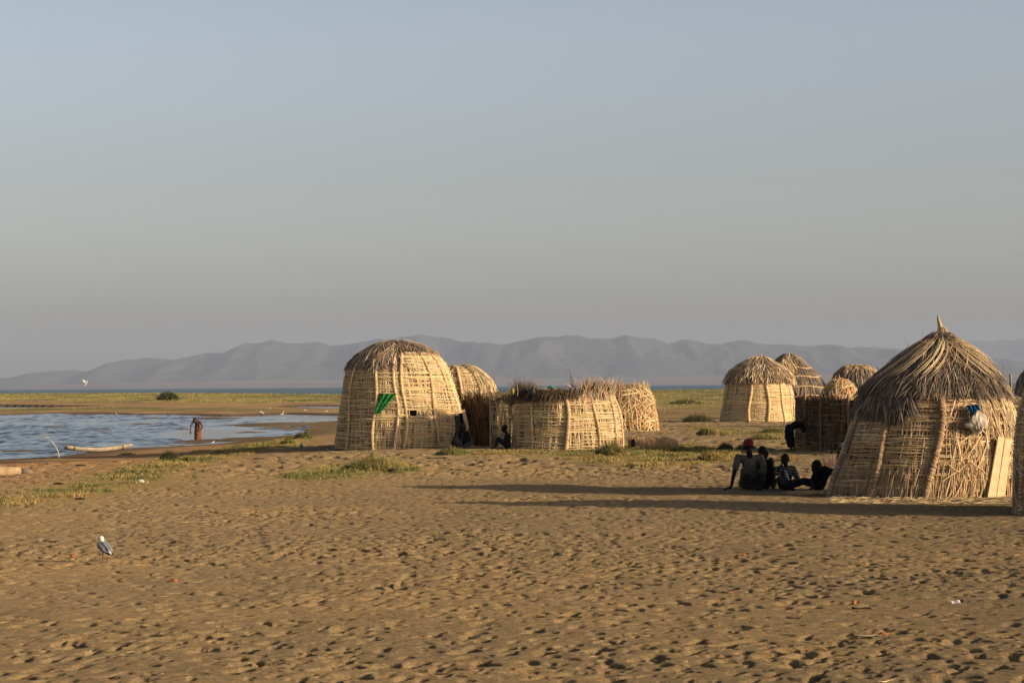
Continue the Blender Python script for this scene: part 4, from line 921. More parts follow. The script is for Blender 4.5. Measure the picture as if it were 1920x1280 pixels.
# man with a red cap, seated, leaning on one arm
Pm, s = px2m(1408, 918.5)
J = dict(pel=(0, .22, .11), che=(0, .20, .43), nek=(0, .17, .58), hed=(-.02, .13, .72), shL=(-.19, .19, .53), elL=(-.27, .10, .28), wrL=(-.33, .0, .05), shR=(.19, .19, .53), elR=(.25, .05, .32), wrR=(.16, -.12, .30),
         hiL=(-.09, .18, .11), knL=(-.13, -.20, .33), anL=(.02, -.32, .06), toL=(.06, -.44, .03), hiR=(.09, .18, .11), knR=(.18, -.18, .33), anR=(.12, -.34, .06), toR=(.12, -.47, .03))
t, g, R = person('man in a red cap and grey shirt sitting on the ground leaning on one arm', Pm, J, (.05, -1, -.05), hands=((-.8, -.5, -.15), (-.3, -.9, -.3)))
shirt(t, g, KHAKI, .95, .62); legs_cloth(t, g, OLIVE, 'trousers', q=.88, down=.35)
hc = g['hed']; cap_caps = [(hc+R[:, 1]*.06+R[:, 2]*.05, hc+R[:, 1]*.135+R[:, 2]*.035, .050, .030)]
c_ = garment('cap', t, RED, [], [(hc+R[:, 2]*.065-R[:, 1]*.01, (.088, .105, .070), R), (hc+R[:, 2]*.035+R[:, 1]*.095, (.072, .070, .013), R)], vox=.007, sm=1)
# boy at his right, face in profile
Pb, s = px2m(1434, 917.5)
J = dict(pel=(.0, .25, .10), che=(0, .26, .38), nek=(.0, .25, .50), hed=(.01, .24, .615), shL=(-.12, .24, .45), elL=(-.13, .08, .26), wrL=(-.02, -.04, .22), shR=(.12, .25, .45), elR=(.15, .10, .24), wrR=(.05, -.04, .2),
         hiL=(-.06, .22, .10), knL=(-.05, -.10, .30), anL=(-.02, -.26, .05), toL=(0, -.37, .03), hiR=(.06, .22, .10), knR=(.13, -.10, .30), anR=(.10, -.26, .05), toR=(.12, -.37, .03))
t, g, R = person('boy in dark clothes with face in profile sitting close beside the red-capped man', Pb, J, (.85, -.5, 0), s=.80, hs=1.12, hands=((.6, -.6, 0), (-.5, -.8, 0)))
shirt(t, g, BLK, .82, .5); legs_cloth(t, g, BLK, 'trousers', q=.8, down=.4)
# little one between
Pb, s = px2m(1449, 914)
J = dict(pel=(0, .22, .09), che=(0, .22, .26), nek=(0, .21, .34), hed=(0, .20, .42), shL=(-.09, .21, .31), elL=(-.13, .10, .2), wrL=(-.06, .02, .16), shR=(.09, .21, .31), elR=(.14, .1, .2), wrR=(.07, .02, .16),
         hiL=(-.05, .2, .08), knL=(-.1, -.02, .17), anL=(0, -.12, .04), toL=(.03, -.2, .03), hiR=(.05, .2, .08), knR=(.12, -.02, .17), anR=(.03, -.14, .04), toR=(-.02, -.2, .03))
t, g, R = person('smallest child, low black head between the profile boy and the striped child', Pb, J, (.2, -1, 0), s=.58, hs=1.2, vox=.008)
shirt(t, g, BLK, .60, .6)
# child in a striped shirt
Pc, s = px2m(1476, 919)
J = dict(pel=(0, .16, .10), che=(.01, .15, .30), nek=(.0, .13, .40), hed=(-.015, .11, .505), shL=(-.11, .13, .36), elL=(-.19, -.02, .28), wrL=(-.11, -.02, .385), shR=(.12, .14, .35), elR=(.19, .04, .17), wrR=(.12, -.10, .10),
         hiL=(-.06, .14, .09), knL=(-.14, -.14, .19), anL=(.02, -.24, .05), toL=(.08, -.3, .03), hiR=(.06, .14, .09), knR=(.16, -.12, .16), anR=(0, -.26, .05), toR=(-.06, -.3, .03))
m, nt, N, L, b = newmat('striped_cloth'); tcd = N.new('ShaderNodeTexCoord'); sx = N.new('ShaderNodeSeparateXYZ'); L.new(tcd.outputs['Object'], sx.inputs[0])
fr = N.new('ShaderNodeMath'); fr.operation = 'MULTIPLY'; fr.inputs[1].default_value = 21; ad = N.new('ShaderNodeMath'); ad.operation = 'MULTIPLY'; ad.inputs[1].default_value = 3.0; L.new(sx.outputs['X'], ad.inputs[0]); L.new(sx.outputs['Z'], fr.inputs[0])
sm_ = N.new('ShaderNodeMath'); sm_.operation = 'ADD'; L.new(fr.outputs[0], sm_.inputs[0]); L.new(ad.outputs[0], sm_.inputs[1]); f2 = N.new('ShaderNodeMath'); f2.operation = 'FRACT'; L.new(sm_.outputs[0], f2.inputs[0])
gt = N.new('ShaderNodeMath'); gt.operation = 'GREATER_THAN'; gt.inputs[1].default_value = .62; L.new(f2.outputs[0], gt.inputs[0]); mx = N.new('ShaderNodeMix'); mx.data_type = 'RGBA'; L.new(gt.outputs[0], mx.inputs['Factor'])
mx.inputs['A'].default_value = (.012, .012, .016, 1); mx.inputs['B'].default_value = (.13, .13, .13, 1); L.new(mx.outputs['Result'], b.inputs['Base Color']); b.inputs['Roughness'].default_value = .9
t, g, R = person('child in a dark shirt with pale stripes sitting with one hand raised', Pc, J, (-.15, -1, -.05), s=.72, hs=1.18, hands=((.3, .1, 1), (-.5, -.8, 0)))
shirt(t, g, m, .78, .95); legs_cloth(t, g, BROWNC, 'trousers', q=.72, down=.5)
garment('shirt_front', t, mat_plain('pale_cloth', (.30, .30, .27), .9), [(g['nek']+[-.03, -.10, -.07], g['che']+[-.015, -.125, -.06], .022, .03), (g['che']+[-.015, -.125, -.06], g['che']+[.02, -.12, -.13], .03, .018)], vox=.008)
# person reclining against the hut
Pr, s = px2m(1536, 921)
J = dict(pel=(.03, .16, .12), che=(.10, .18, .30), nek=(.06, .15, .37), hed=(-.035, .12, .40), shL=(-.02, .10, .33), elL=(-.10, .0, .18), wrL=(-.13, -.1, .06), shR=(.16, .20, .34), elR=(.28, .22, .30), wrR=(.36, .20, .14),
         hiL=(-.02, .12, .11), knL=(-.24, .10, .17), anL=(-.50, .12, .06), toL=(-.56, .08, .10), hiR=(.02, .22, .11), knR=(-.24, .24, .16), anR=(-.48, .26, .06), toR=(-.55, .22, .1))
t, g, R = person('person reclining with legs stretched out, propped against the foot of the biggest hut', Pr, J, (-.85, -.5, -.15), s=.86, hs=1.08, hands=((-.3, -.9, -.2), (.6, 0, -.5)))
shirt(t, g, BLK, .85, .9); legs_cloth(t, g, NAVY, 'trousers', q=.85, down=.8)
# stooping person at the fence
Ps, s = px2m(1484, 844.5)
J = dict(pel=(-.05, 0, .58), che=(.13, 0, .68), nek=(.22, -.01, .63), hed=(.31, -.02, .55), shL=(.16, -.10, .68), elL=(.29, -.12, .62), wrL=(.36, -.06, .74), shR=(.18, .10, .68), elR=(.30, .12, .70), wrR=(.38, .1, .84),
         hiL=(-.03, -.06, .58), knL=(-.02, -.07, .31), anL=(-.02, -.07, .05), toL=(.06, -.09, .03), hiR=(-.03, .06, .58), knR=(.06, .06, .3), anR=(.08, .06, .05), toR=(.16, .06, .03))
t, g, R = person('person in a long dark wrap stooping beside the end of the shaded straw fence', Ps, J, (.8, 0, -.6), s=.74, hands=((.4, 0, .9), (.4, 0, .9)), tilt=(.5, 0, .8))
shirt(t, g, BLK, .76, .9); garment('wrap', t, NAVY, [(g['pel'], g['pel']+[0, 0, -.2], .12, .13), (g['pel']+[0, 0, -.2], g['pel']+[.03, 0, -.42], .13, .10)])
# seated adult by the plank
Pg, s = px2m(866, 840.5)
J = dict(pel=(0, .1, .11), che=(.03, .08, .36), nek=(.05, .06, .47), hed=(.05, .04, .60), shL=(-.13, .08, .41), elL=(-.2, -.02, .22), wrL=(-.08, -.18, .15), shR=(.18, .06, .41), elR=(.22, -.06, .26), wrR=(.21, -.1, .44),
         hiL=(-.08, .08, .1), knL=(-.20, -.22, .16), anL=(.02, -.30, .05), toL=(.10, -.32, .03), hiR=(.08, .08, .1), knR=(.24, -.2, .16), anR=(.05, -.34, .05), toR=(-.03, -.36, .03))
t, g, R = person('person in dark cloth seated in front of the leaning plank with one hand raised', Pg, J, (.55, .8, 0), s=.86, hands=((.6, -.6, 0), (0, .1, 1)))
shirt(t, g, BLK, .95, .9); garment('wrap', t, BLK, [(g['pel'], g['knL'], .14, .09), (g['pel'], g['knR'], .14, .09), (g['knL'], g['anL'], .08, .06), (g['knR'], g['anR'], .08, .06)])
# boy in profile, knees drawn up
Pg, s = px2m(947, 842); Pg[1] = 62.75
J = dict(pel=(.08, 0, .10), che=(.07, 0, .34), nek=(.03, 0, .44), hed=(-.02, 0, .565), shL=(.03, -.10, .39), elL=(-.02, -.13, .22), wrL=(-.20, -.09, .22), shR=(.04, .10, .39), elR=(-.02, .13, .22), wrR=(-.20, .09, .22),
         hiL=(.06, -.06, .1), knL=(-.20, -.07, .27), anL=(-.29, -.07, .05), toL=(-.38, -.08, .03), hiR=(.06, .06, .1), knR=(-.18, .07, .28), anR=(-.26, .07, .05), toR=(-.35, .08, .03))
t, g, R = person('bare-chested boy in profile facing left, sitting with knees drawn up against the lattice', Pg, J, (-1, -.05, -.02), s=.78, hs=1.12, hands=((-1, 0, -.2), (-1, 0, -.2)))
legs_cloth(t, g, NAVY, 'shorts', q=.80, down=0)
# woman in the lagoon
Pw = gp(371, 820.5, ZW); Pw[2] = ZW-.15
SKIN2 = mat_plain('brown_skin', (.055, .026, .018), .55, 20, .9, 1.1)
J = dict(pel=(0, 0, .62), che=(-.03, -.12, .84), nek=(-.07, -.20, .90), hed=(-.10, -.28, .93), shL=(-.16, -.14, .88), elL=(-.27, -.24, .68), wrL=(-.28, -.28, .45), shR=(.13, -.16, .84), elR=(.22, -.18, .66), wrR=(.17, -.2, .50),
         hiL=(-.08, 0, .60), knL=(-.09, -.02, .34), anL=(-.09, 0, .06), toL=(-.1, -.1, .03), hiR=(.08, 0, .60), knR=(.09, -.02, .34), anR=(.09, 0, .06), toR=(.1, -.1, .03))
t, g, R = person('person in a rust brown skirt bending over while wading in the lagoon', Pw, J, (-.1, -.8, -.6), s=.88, skin=SKIN2, hands=((0, -.2, -1), (-.6, -.3, -.6)), tilt=(0, -.5, .6))
m_ = mat_plain('rust_skirt', (.17, .062, .030), .9, 9, .5, 1.35, bump=.02, bscale=10)
garment('skirt', t, m_, [(g['pel']+[0, 0, .06], g['pel']+[0, 0, -.2], .13, .155), (g['pel']+[0, 0, -.2], g['pel']+[0, 0, -.56], .155, .165)])
# bundle half hidden at the left flank of the biggest hut
a = Acc(); c0 = dp(1572, 846, 39.6); ellip(a, c0+[0, 0, -.05], (.10, .10, .26), jit=.2, nu=12, nv=9, R=np.array([[.95, 0, .3], [0, 1, 0], [-.3, 0, .95]])); V, Fq, c = a.get()
bz = H(c0[0], c0[1]); t = thing('bundle', (c0[0], c0[1], bz), 'black bundle topped with pale blue-grey cloth behind the left flank of the biggest hut', 'bundle')
a = Acc(); tube(a, [(c0[0]+.12, c0[1], bz-.02), (c0[0]+.10, c0[1], bz+.25), c0+[.08, 0, -.1], c0+[.10, 0, .08]], [.10, .13, .12, .07], sides=10); V, Fq, c = a.get(); part('sack', V, Fq, BLK, t, smooth=True)
a = Acc(); ellip(a, dp(1581, 836, 39.6), (.065, .07, .06), jit=.25, nu=10, nv=7); V, Fq, c = a.get(); part('cloth', V, Fq, mat_plain('blue_grey_cloth', (.20, .24, .27), .9), t, smooth=True)

# ------------------------------------------------------------------ birds
BW = mat_plain('white_feathers', (.62, .60, .56), .8, 30, .9, 1.05); BG = mat_plain('grey_feathers', (.17, .185, .21), .8, 25, .8, 1.15); BB = mat_plain('dark_feathers', (.015, .015, .018), .7); BR = mat_plain('red_leg', (.28, .05, .03), .6)
Pg = gnd(196, 1055); s_ = F/Pg[1]
d = np.array([-.62, .78, 0]); d /= np.linalg.norm(d); sdv = np.array([d[1], -d[0], 0]); U = np.array([0, 0, 1.])
def bp_(f, s, u): return Pg+d*f+sdv*s+U*u
t = thing('gull', Pg, 'grey-backed white gull standing on the open sand with its shadow behind it', 'gull')
fuse('body', [(bp_(-.06, 0, .125), bp_(.035, 0, .165), .036, .050), (bp_(.035, 0, .165), bp_(.055, 0, .215), .044, .028), (bp_(.055, 0, .215), bp_(.062, 0, .235), .027, .027), (bp_(-.06, 0, .125), bp_(-.125, 0, .095), .030, .012)],
     [(bp_(.068, 0, .242), (.029, .029, .027))], BW, t, vox=.005, sm=3)
for q in (-1, 1):
    w_ = fuse('wing', [(bp_(.03, .038*q, .175), bp_(-.05, .040*q, .135), .030, .024), (bp_(-.05, .040*q, .135), bp_(-.10, .022*q, .105), .024, .013), (bp_(.01, .012*q, .190), bp_(-.10, .010*q, .135), .030, .018)], [], BG, t, vox=.005, sm=2)
    w2 = fuse('wing_tip', [(bp_(-.085, .026*q, .112), bp_(-.165, .008*q, .085), .014, .004)], [], BB, t, vox=.003, sm=1)
    f0 = .0+.012*q
    lg = fuse('leg', [(bp_(-.015, .026*q, .12), bp_(-.022, .028*q, .06), .008, .0038), (bp_(-.022, .028*q, .06), bp_(f0-.01, .03*q, .006), .0038, .0038)]+[(bp_(f0-.01, .03*q, .006), bp_(f0+.03, .03*q+k*.014, .004), .0035, .002) for k in (-1, 0, 1)], [], BR, t, vox=.0018, sm=1)
fuse('beak', [(bp_(.090, 0, .238), bp_(.128, 0, .222), .0085, .003)], [], BB, t, vox=.002, sm=1)
a = Acc()
for q in (-1, 1): ellip(a, bp_(.082, .022*q, .246), (.005, .005, .005), nu=8, nv=6); V, Fq, c = a.get(); part('eye', V, Fq, BB, t, smooth=True); a = Acc()
# waders
def wader(px, py, s, label, ang, neck, grp='white waders on the far mud'):
    p = gp(px, py, ZW); p[2] = max(ZW+.0, H(p[0], p[1])); t = thing('wading_bird', p, label, 'bird', grp)
    d = np.array([math.cos(ang), math.sin(ang), 0]); q = lambda f, u: p+(d*f+U*u)*s
    fuse('body', [(q(-.10, .20), q(.08, .25), .05*s, .075*s), (q(-.10, .20), q(-.2, .16), .04*s, .015*s), (q(.08, .27), q(.14, .27+neck*.6), .035*s, .02*s), (q(.14, .27+neck*.6), q(.16, .27+neck), .02*s, .025*s)], [(q(.17, .28+neck), (.03*s, .03*s, .028*s))], BW, t, vox=.011*s, sm=2)
    fuse('beak', [(q(.19, .28+neck), q(.27, .25+neck), .01*s, .004*s)], [], BB, t, vox=.003*s, sm=0)
    for k in (-1, 1):
        o = np.array([-d[1], d[0], 0])*.03*k*s; fuse('leg', [(q(.0, .2)+o, q(0, .0)+o, .009*s, .007*s)], [], BB, t, vox=.004*s, sm=0)
wader(490, 779.5, 1.15, 'largest white wader, leaning forward at the water edge of the lagoon', 2.8, .02)
wader(529, 780.5, .8, 'white wader with an upright neck, just right of the leaning one', .3, .22)
wader(572, 775.5, .75, 'small white bird on the mud left of the tallest hut', 2.9, .05)
wader(612, 776.5, .55, 'tiny white bird nearest the left side of the tallest hut', .4, .04)
wader(506, 772, .5, 'tiny pale bird on the brown bank above the two bigger waders', 1.0, .03)
wader(219, 780, .7, 'tiny pale bird on a mud bar far across the lagoon', 2.5, .1)
wader(399, 833.5, .42, 'tiny white bird at the near shore right of the wading woman', .2, .05)
# bird in flight over the lake
p = dp(161, 718, 140.0); t = thing('flying_gull', p, 'white gull in flight above the lake, far left', 'gull')
fuse('body', [(p+[-.06, 0, -.10], p+[.02, 0, .02], .03, .05), (p+[.02, 0, .02], p+[.06, 0, .10], .045, .03), (p+[-.06, 0, -.1], p+[-.10, 0, -.18], .03, .012)], [(p+[.07, 0, .13], (.032, .032, .032))], BW, t, vox=.009, sm=2)
for q, v in ((-1, np.array([-.14, .05, .20])), (1, np.array([.02, -.1, -.22]))):
    a = Acc(); b0 = p+[-.02, 0, .0]; nn_ = np.array([[.6, -.8, 0]]); Pq = np.array([b0, b0+v*.5+[0, .05*q, .02], b0+v+[-.05, .12*q, 0]]); ribbons(a, Pq[None], np.tile(nn_, (1, 3, 1)), np.array([.11]), np.array([[.5, .5, .5]]), .08, .15); V, Fq, c = a.get(); part('wing', V, Fq, BW if q < 0 else BG, t)

# ------------------------------------------------------------------ shore things
def canoe(p0, p1, r, label, bow=.12, rings=True):
    p0 = np.array(p0); p1 = np.array(p1); t_ = np.linspace(0, 1, 26); P = p0+(p1-p0)*t_[:, None]; P[:, 2] += bow*(2*t_-1)**2*1.0
    t = thing('dugout_canoe', (p0+p1)/2*[1, 1, 0]+[0, 0, min(p0[2], p1[2])], label, 'canoe')
    ax = (p1-p0)/np.linalg.norm(p1-p0); sdv = np.array([-ax[1], ax[0], 0]); rr = r*np.clip(np.minimum(t_, 1-t_)*14+.35, .35, 1)**.5
    ns = 15; ph = np.linspace(-.08*PI, 1.08*PI, ns); a = Acc(); V = []
    for k in range(26):                     # hollowed U section: outer then inner
        for f in ph: V.append(P[k]+sdv*math.cos(f)*rr[k]*1.0-U*math.sin(f)*rr[k]*.95+U*rr[k]*.9)
    n1 = len(V)
    for k in range(26):
        for f in ph: V.append(P[k]+ax*(.05 if k == 0 else -.05 if k == 25 else 0)+sdv*math.cos(f)*rr[k]*.72-U*math.sin(f)*rr[k]*.62+U*rr[k]*.93)
    V = np.array(V); idx = np.arange(n1).reshape(26, ns)
    Fq = [np.stack([idx[:-1, :-1], idx[1:, :-1], idx[1:, 1:], idx[:-1, 1:]], -1).reshape(-1, 4), np.stack([idx[:-1, :-1], idx[:-1, 1:], idx[1:, 1:], idx[1:, :-1]], -1).reshape(-1, 4)+n1]
    for e in (idx[0], idx[-1], idx[:, 0], idx[:, -1]): Fq.append(np.stack([e[:-1], e[1:], e[1:]+n1, e[:-1]+n1], -1))
    part('hull', V, np.concatenate(Fq), LOGW, t, smooth=True)
    for f in ((.13, .85) if rings else ()):
        c = p0+(p1-p0)*f; c = c+[0, 0, bow*(2*f-1)**2+r*.9]; a = Acc(); th = np.linspace(-.1*PI, 1.1*PI, 18); P_ = c+np.outer(np.cos(th), sdv)*r*1.03-np.outer(np.sin(th), U)*r*.98
        tube(a, P_, .016, (.05, .04, .03), 6); V, Fq2, c2 = a.get(); part('rope_ring', V, Fq2, ROPE, t)
    return t
A0 = gp(121, 850, -.43); B0 = gp(238, 847, -.40); canoe((A0[0], A0[1], -.40), (B0[0]+.05, A0[1]+1.1, -.38), .12, 'pale curved dugout canoe with rope rings lying at the edge of the lagoon', bow=.13)
A0 = gnd(-45, 889); B0 = gnd(42, 888.5); t = thing('log_canoe', A0, 'thick pale log canoe cut off by the left edge of the photo', 'canoe')
a = Acc(); tt_ = np.linspace(0, 1, 14)[:, None]; P = np.array([A0[0]-1, A0[1]-.1, A0[2]+.05])+(np.array([B0[0]-.1, B0[1]+.3, B0[2]+.05])-np.array([A0[0]-1, A0[1]-.1, A0[2]+.05]))*tt_
tube(a, P, np.concatenate([[.09], np.full(11, .105), [.095, .085]]), sides=14); V, Fq, c = a.get(); part('hull', V, Fq, mat_plain('tan_log', (.46, .31, .165), .85, 5, .6, 1.2, bump=.012, bscale=14), t, smooth=True)
a = Acc(); tube(a, [P[-1]+[-.02, 0, -.01], P[-1]+[.14, .02, -.01], P[-1]+[.24, .03, -.03]], [.075, .07, .03], sides=10); V, Fq, c = a.get(); part('prow', V, Fq, mat_plain('grey_wood', (.20, .15, .11), .9), t, smooth=True)
Pp = gnd(111, 856.5); a = Acc(); D_ = Pp[1]; pts = [dp(x, y, D_) for x, y in ((111, 857), (109, 847), (105, 838), (99, 830), (92, 823), (86, 819), (81, 817.5), (76, 818.5))]; pts[0][2] = Pp[2]-.05
tube(a, pts, np.linspace(.022, .009, 8), (.46, .40, .30), 7); V, Fq, c = a.get(); solo('pole', V, Fq, STRAW, Pp, 'thin bent pole planted in the shore left of the canoe', 'pole', cols=c)

# lying roll / mound right of the roofless hut
c0 = gnd(1226, 840); t = thing('reed_roll', c0, 'collapsed brown reed roll lying in the grass right of the roofless hut', 'bundle'); a = Acc()
k = 26; tt_ = np.linspace(0, 1, k)[:, None]; A0 = np.array([dp(1180, 838, c0[1])[0], c0[1]+.25, c0[2]+.10]); B0 = np.array([dp(1270, 838, c0[1])[0], c0[1]-.05, c0[2]+.08])
P = A0+(B0-A0)*tt_; rr = np.interp(tt_[:, 0], [0, .08, .3, .55, .8, .93, 1], [.16, .24, .22, .19, .22, .15, .05]); ns = 20; ph = np.arange(ns)*2*PI/ns
V = []
for i in range(k):
    for f in ph: q = rr[i]*(1+.16*(float(vnoise(f*2.0, i*.35, 3))-.5)*2); V.append(P[i]+np.array([.03*math.cos(f*3), math.cos(f)*q*1.2, math.sin(f)*q*.85]))
V = np.array(V); idx = np.arange(k*ns).reshape(k, ns); nx = np.roll(idx, -1, 1); V2 = np.concatenate([V, [P[0]+[.12, 0, 0], P[-1]+[.05, 0, -.03]]])
Fq = np.stack([idx[:-1], nx[:-1], nx[1:], idx[1:]], -1).reshape(-1, 4); caps_ = [[idx[0][(2*i+2) % ns], idx[0][2*i+1], idx[0][2*i], k*ns] for i in range(ns//2)]+[[idx[-1][2*i], idx[-1][2*i+1], idx[-1][(2*i+2) % ns], k*ns+1] for i in range(ns//2)]
part('roll', V2, np.concatenate([Fq, caps_]), mat_plain('brown_reed', (.42, .27, .14), .95, 8, .6, 1.3, bump=.03, bscale=22), t, smooth=True)
n = 900; f = rng.random(n); ph_ = rng.uniform(-.3, PI+.3, n); R_ = np.interp(f, tt_[:, 0], rr)+.015; base = A0+(B0-A0)*f[:, None]+np.stack([0*f, np.cos(ph_)*R_*1.2, np.sin(ph_)*R_*.85], -1)
dv = np.stack([rng.normal(size=n)*.4, -np.sin(ph_)*.9, np.cos(ph_)*.9], -1)*rng.uniform(.04, .12, n)[:, None]; Nn = np.stack([0*f, np.cos(ph_), np.sin(ph_)], -1)
a = Acc(); ribbons(a, np.stack([base-dv, base+Nn*.02, base+dv], 1), np.repeat(Nn[:, None], 3, 1), np.full(n, .014), pick([(.52, .33, .17), (.42, .27, .14), (.62, .41, .21), (.30, .20, .12)], n)); V, Fq, c = a.get(); part('loose_reeds', V, Fq, STRAW, t, c)
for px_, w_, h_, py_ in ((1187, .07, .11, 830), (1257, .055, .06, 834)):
    a = Acc(); ellip(a, dp(px_, py_, c0[1]-.13), (w_, .12, h_), jit=.3, nu=10, nv=7); V, Fq, c = a.get(); part('hollow_shade', V, Fq, BLK, t)  # solid black lumps stand in for the shade inside the roll

# ------------------------------------------------------------------ plants
PG = [(.13, .14, .042), (.18, .17, .055), (.09, .105, .035), (.22, .18, .06)]; PY = [(.28, .22, .07), (.33, .25, .09), (.22, .19, .055), (.36, .27, .11)]; PR = [(.30, .17, .07), (.36, .20, .08), (.22, .15, .06)]; PDG = [(.06, .065, .025), (.09, .095, .035), (.045, .05, .02)]
def blades(acc, base, hgt, pal, w=.012, lean=.5, k=3, jit=.15):
    n = len(base); t = np.linspace(0, 1, k)[None]; an = rng.uniform(0, 2*PI, n); l = hgt*rng.uniform(.5, 1.2, n); ln = np.abs(rng.normal(size=n))*lean
    dx = np.cos(an)*ln*l; dy = np.sin(an)*ln*l
    P = base[:, None]+np.stack([dx[:, None]*t**1.6, dy[:, None]*t**1.6, (l/np.sqrt(1+ln*ln*.6))[:, None]*(t-.15*t*t*ln[:, None])], -1)
    th = rng.uniform(0, 2*PI, n); N = np.stack([np.cos(th), np.sin(th), 0*th], -1)
    ribbons(acc, P, np.repeat(N[:, None], k, 1), w*(.6+.8*rng.random(n)), pick(pal, n, jit), .15, .15)
def tuft(px, py, wpx, hpx, label, pals, n=700, name='grass_tuft', cat='grass tuft', w=None, lean=.45, group=None, flat=.8, deep=.6):
    c = gnd(px, py); s = F/c[1]; rw = wpx/2/s; hh = hpx/s*1.45
    r = np.sqrt(rng.random(n)); a_ = rng.uniform(0, 2*PI, n); x = r*np.cos(a_)*rw*.85; y = r*np.sin(a_)*rw*deep
    bx = c[0]+x; by = c[1]+rw*deep+y; bz = base_h(bx, by)-.01
    hg = hh*(1-.75*r**2)*.9; a = Acc(); q = np.clip((x/rw+1)/2+rng.normal(size=n)*.15, 0, .999)
    for i, pal in enumerate(pals):
        m_ = (q >= i/len(pals)) & (q < (i+1)/len(pals))
        if m_.any():
            n_ = m_.sum(); l = hg[m_]
            blades(a, np.stack([bx, by, bz], -1)[m_], np.maximum(l, hh*.18), pal, w or max(.010, .7/s), lean)
    V, Fq, col = a.get(); loc = np.array([c[0], c[1]+rw*deep, c[2]])
    return solo(name, V, Fq, GRASS, loc, label, cat, group, cols=col)
tuft(1148, 856, 76, 26, 'largest dry grass tuft in front of the right side of the roofless hut', [PDG+PG, PG+PY, PR+PY], 2200)
tuft(700, 882, 150, 24, 'broad low yellow-green grass mound on the sand in front of the tallest hut', [PG+PDG, PG+PY, PY], 2600, lean=.6)
tuft(848, 853, 74, 13, 'low green and brown tuft at the feet of the figure by the plank', [PDG, PG+PY, PG], 1100)
tuft(1328, 815, 50, 14, 'ochre tuft alone on the sand left of the peg-topped hut foot', [PDG+PG, PY+PR], 900)
tuft(1361, 842, 34, 12, 'small round dark green tuft just above the man with the red cap', [PDG, PDG], 700)
tuft(1335, 864, 66, 17, 'reddish tuft on the sand left of the man with the red cap', [PDG+PG, PR+PY, PY], 1200)
tuft(1276, 846, 50, 9, 'flat green tuft right of the brown reed roll', [PDG+PG, PG], 600)
tuft(1400, 842, 50, 12, 'dull brown tuft just behind the man with the red cap', [PR+PDG, PDG], 500)
tuft(1452, 812, 60, 11, 'long low green tuft between the peg-topped hut and the stooping person', [PG, PDG+PG], 800)
tuft(1440, 824, 90, 11, 'flat spread of green leaves left of the stooping person', [PDG+PG, PG+PY], 900)
tuft(1478, 864, 60, 12, 'thin reddish tuft above the striped child', [PR+PY, PR], 500)
tuft(1520, 845, 70, 10, 'yellow-green grass at the foot of the shaded straw fence', [PY, PG+PY], 600)
tuft(1310, 791, 70, 14, 'low dark scrub heap at the left foot of the peg-topped hut', [PDG+[(.12, .08, .05)], PDG+[(.12, .08, .05)]], 900, name='scrub_heap', cat='scrub')
tuft(316, 862, 42, 16, 'dark green mound tuft right of the canoe casting a long shadow', [PDG, PDG], 1100, lean=.4)
tuft(350, 864, 36, 9, 'smaller paler tuft just right of the dark mound near the canoe', [PG, PG+PDG], 500)
tuft(568, 822, 44, 12, 'dark green tuft at the lagoon tip nearest the tallest hut', [PDG, PG], 800)
tuft(538, 832, 34, 9, 'low green tuft just in front of the lagoon tip', [PDG+PG, PG], 500)
tuft(408, 851, 34, 7, 'small green tuft on the shore below the wading woman', [PDG+PG, PG], 400)
tuft(236, 853, 40, 5, 'flat weedy tuft at the right end of the canoe', [PDG+PG, PG], 400)
tuft(313, 751, 46, 12, 'round dark bush on the grassy spit beyond the lagoon', [PDG+[(.14, .12, .06)], PDG+[(.14, .12, .06)]], 2200, name='bush', cat='bush', w=.22, lean=.5)
tuft(1290, 757, 80, 7, 'dark scrub patch on the plain right of the straw shelter', [PDG+PG, PG], 700, name='scrub_patch', cat='scrub', w=.12)
# leafless twiggy shrub at the hut's left foot
a = Acc(); c0 = gnd(1556, 884)
for i in range(46):
    p1 = c0+[rng.uniform(-.10, .16), rng.uniform(.0, .3), 0]; stick(a, p1, p1+[rng.uniform(-.22, .12), rng.uniform(-.1, .1), rng.uniform(.15, .42)], .006, (.20, .12, .09), .03, 5)
V, Fq, c = a.get(); solo('twiggy_shrub', V, Fq, STRAW, c0, 'leafless reddish twigs poking up beside the left foot of the biggest hut', 'shrub', cols=c)
# grass cover
def cover(name, P, n, hgt, pals, w, label, lean=.6, thr=.38, scale=.9):
    x0, y0 = P.min(0); x1, y1 = P.max(0); m_ = 0; xs = []; ys_ = []
    while m_ < n:
        x = rng.uniform(x0, x1, n*2); y = rng.uniform(y0, y1, n*2); k_ = inpoly(x, y, P) & (fbm(x/scale, y/scale, 3, 8)+rng.normal(size=n*2)*.06 > thr); xs.append(x[k_]); ys_.append(y[k_]); m_ += k_.sum()
    x = np.concatenate(xs)[:n]; y = np.concatenate(ys_)[:n]; a = Acc(); sel = fbm(x/1.3, y/1.3, 3, 71); q = np.clip((sel-.3)/.4+rng.normal(size=n)*.12, 0, .999)
    hloc = hgt*(.35+1.1*sstep(.4, .7, fbm(x/.7, y/.7, 2, 72)))
    b = np.stack([x, y, base_h(x, y)-.012], -1)
    for i, pal in enumerate(pals):
        k_ = (q >= i/len(pals)) & (q < (i+1)/len(pals))
        if k_.any(): blades(a, b[k_], hloc[k_], pal, w, lean)
    V, Fq, col = a.get(); o = link(name, mk_mesh(name, V, Fq, col), GRASS); return tag(o, label, 'grass', kind='stuff')
cover('grass', WP['shore'], 46000, .055, [PY+PR, PY, PG, PG+PDG], .014, 'thin yellow-green grass strip running along the near shore')
cover('grass', WP['mid'], 12000, .07, [PY, PG+PY, PG], .013, 'straggly yellow-green grass patch on the sand below the tallest hut')
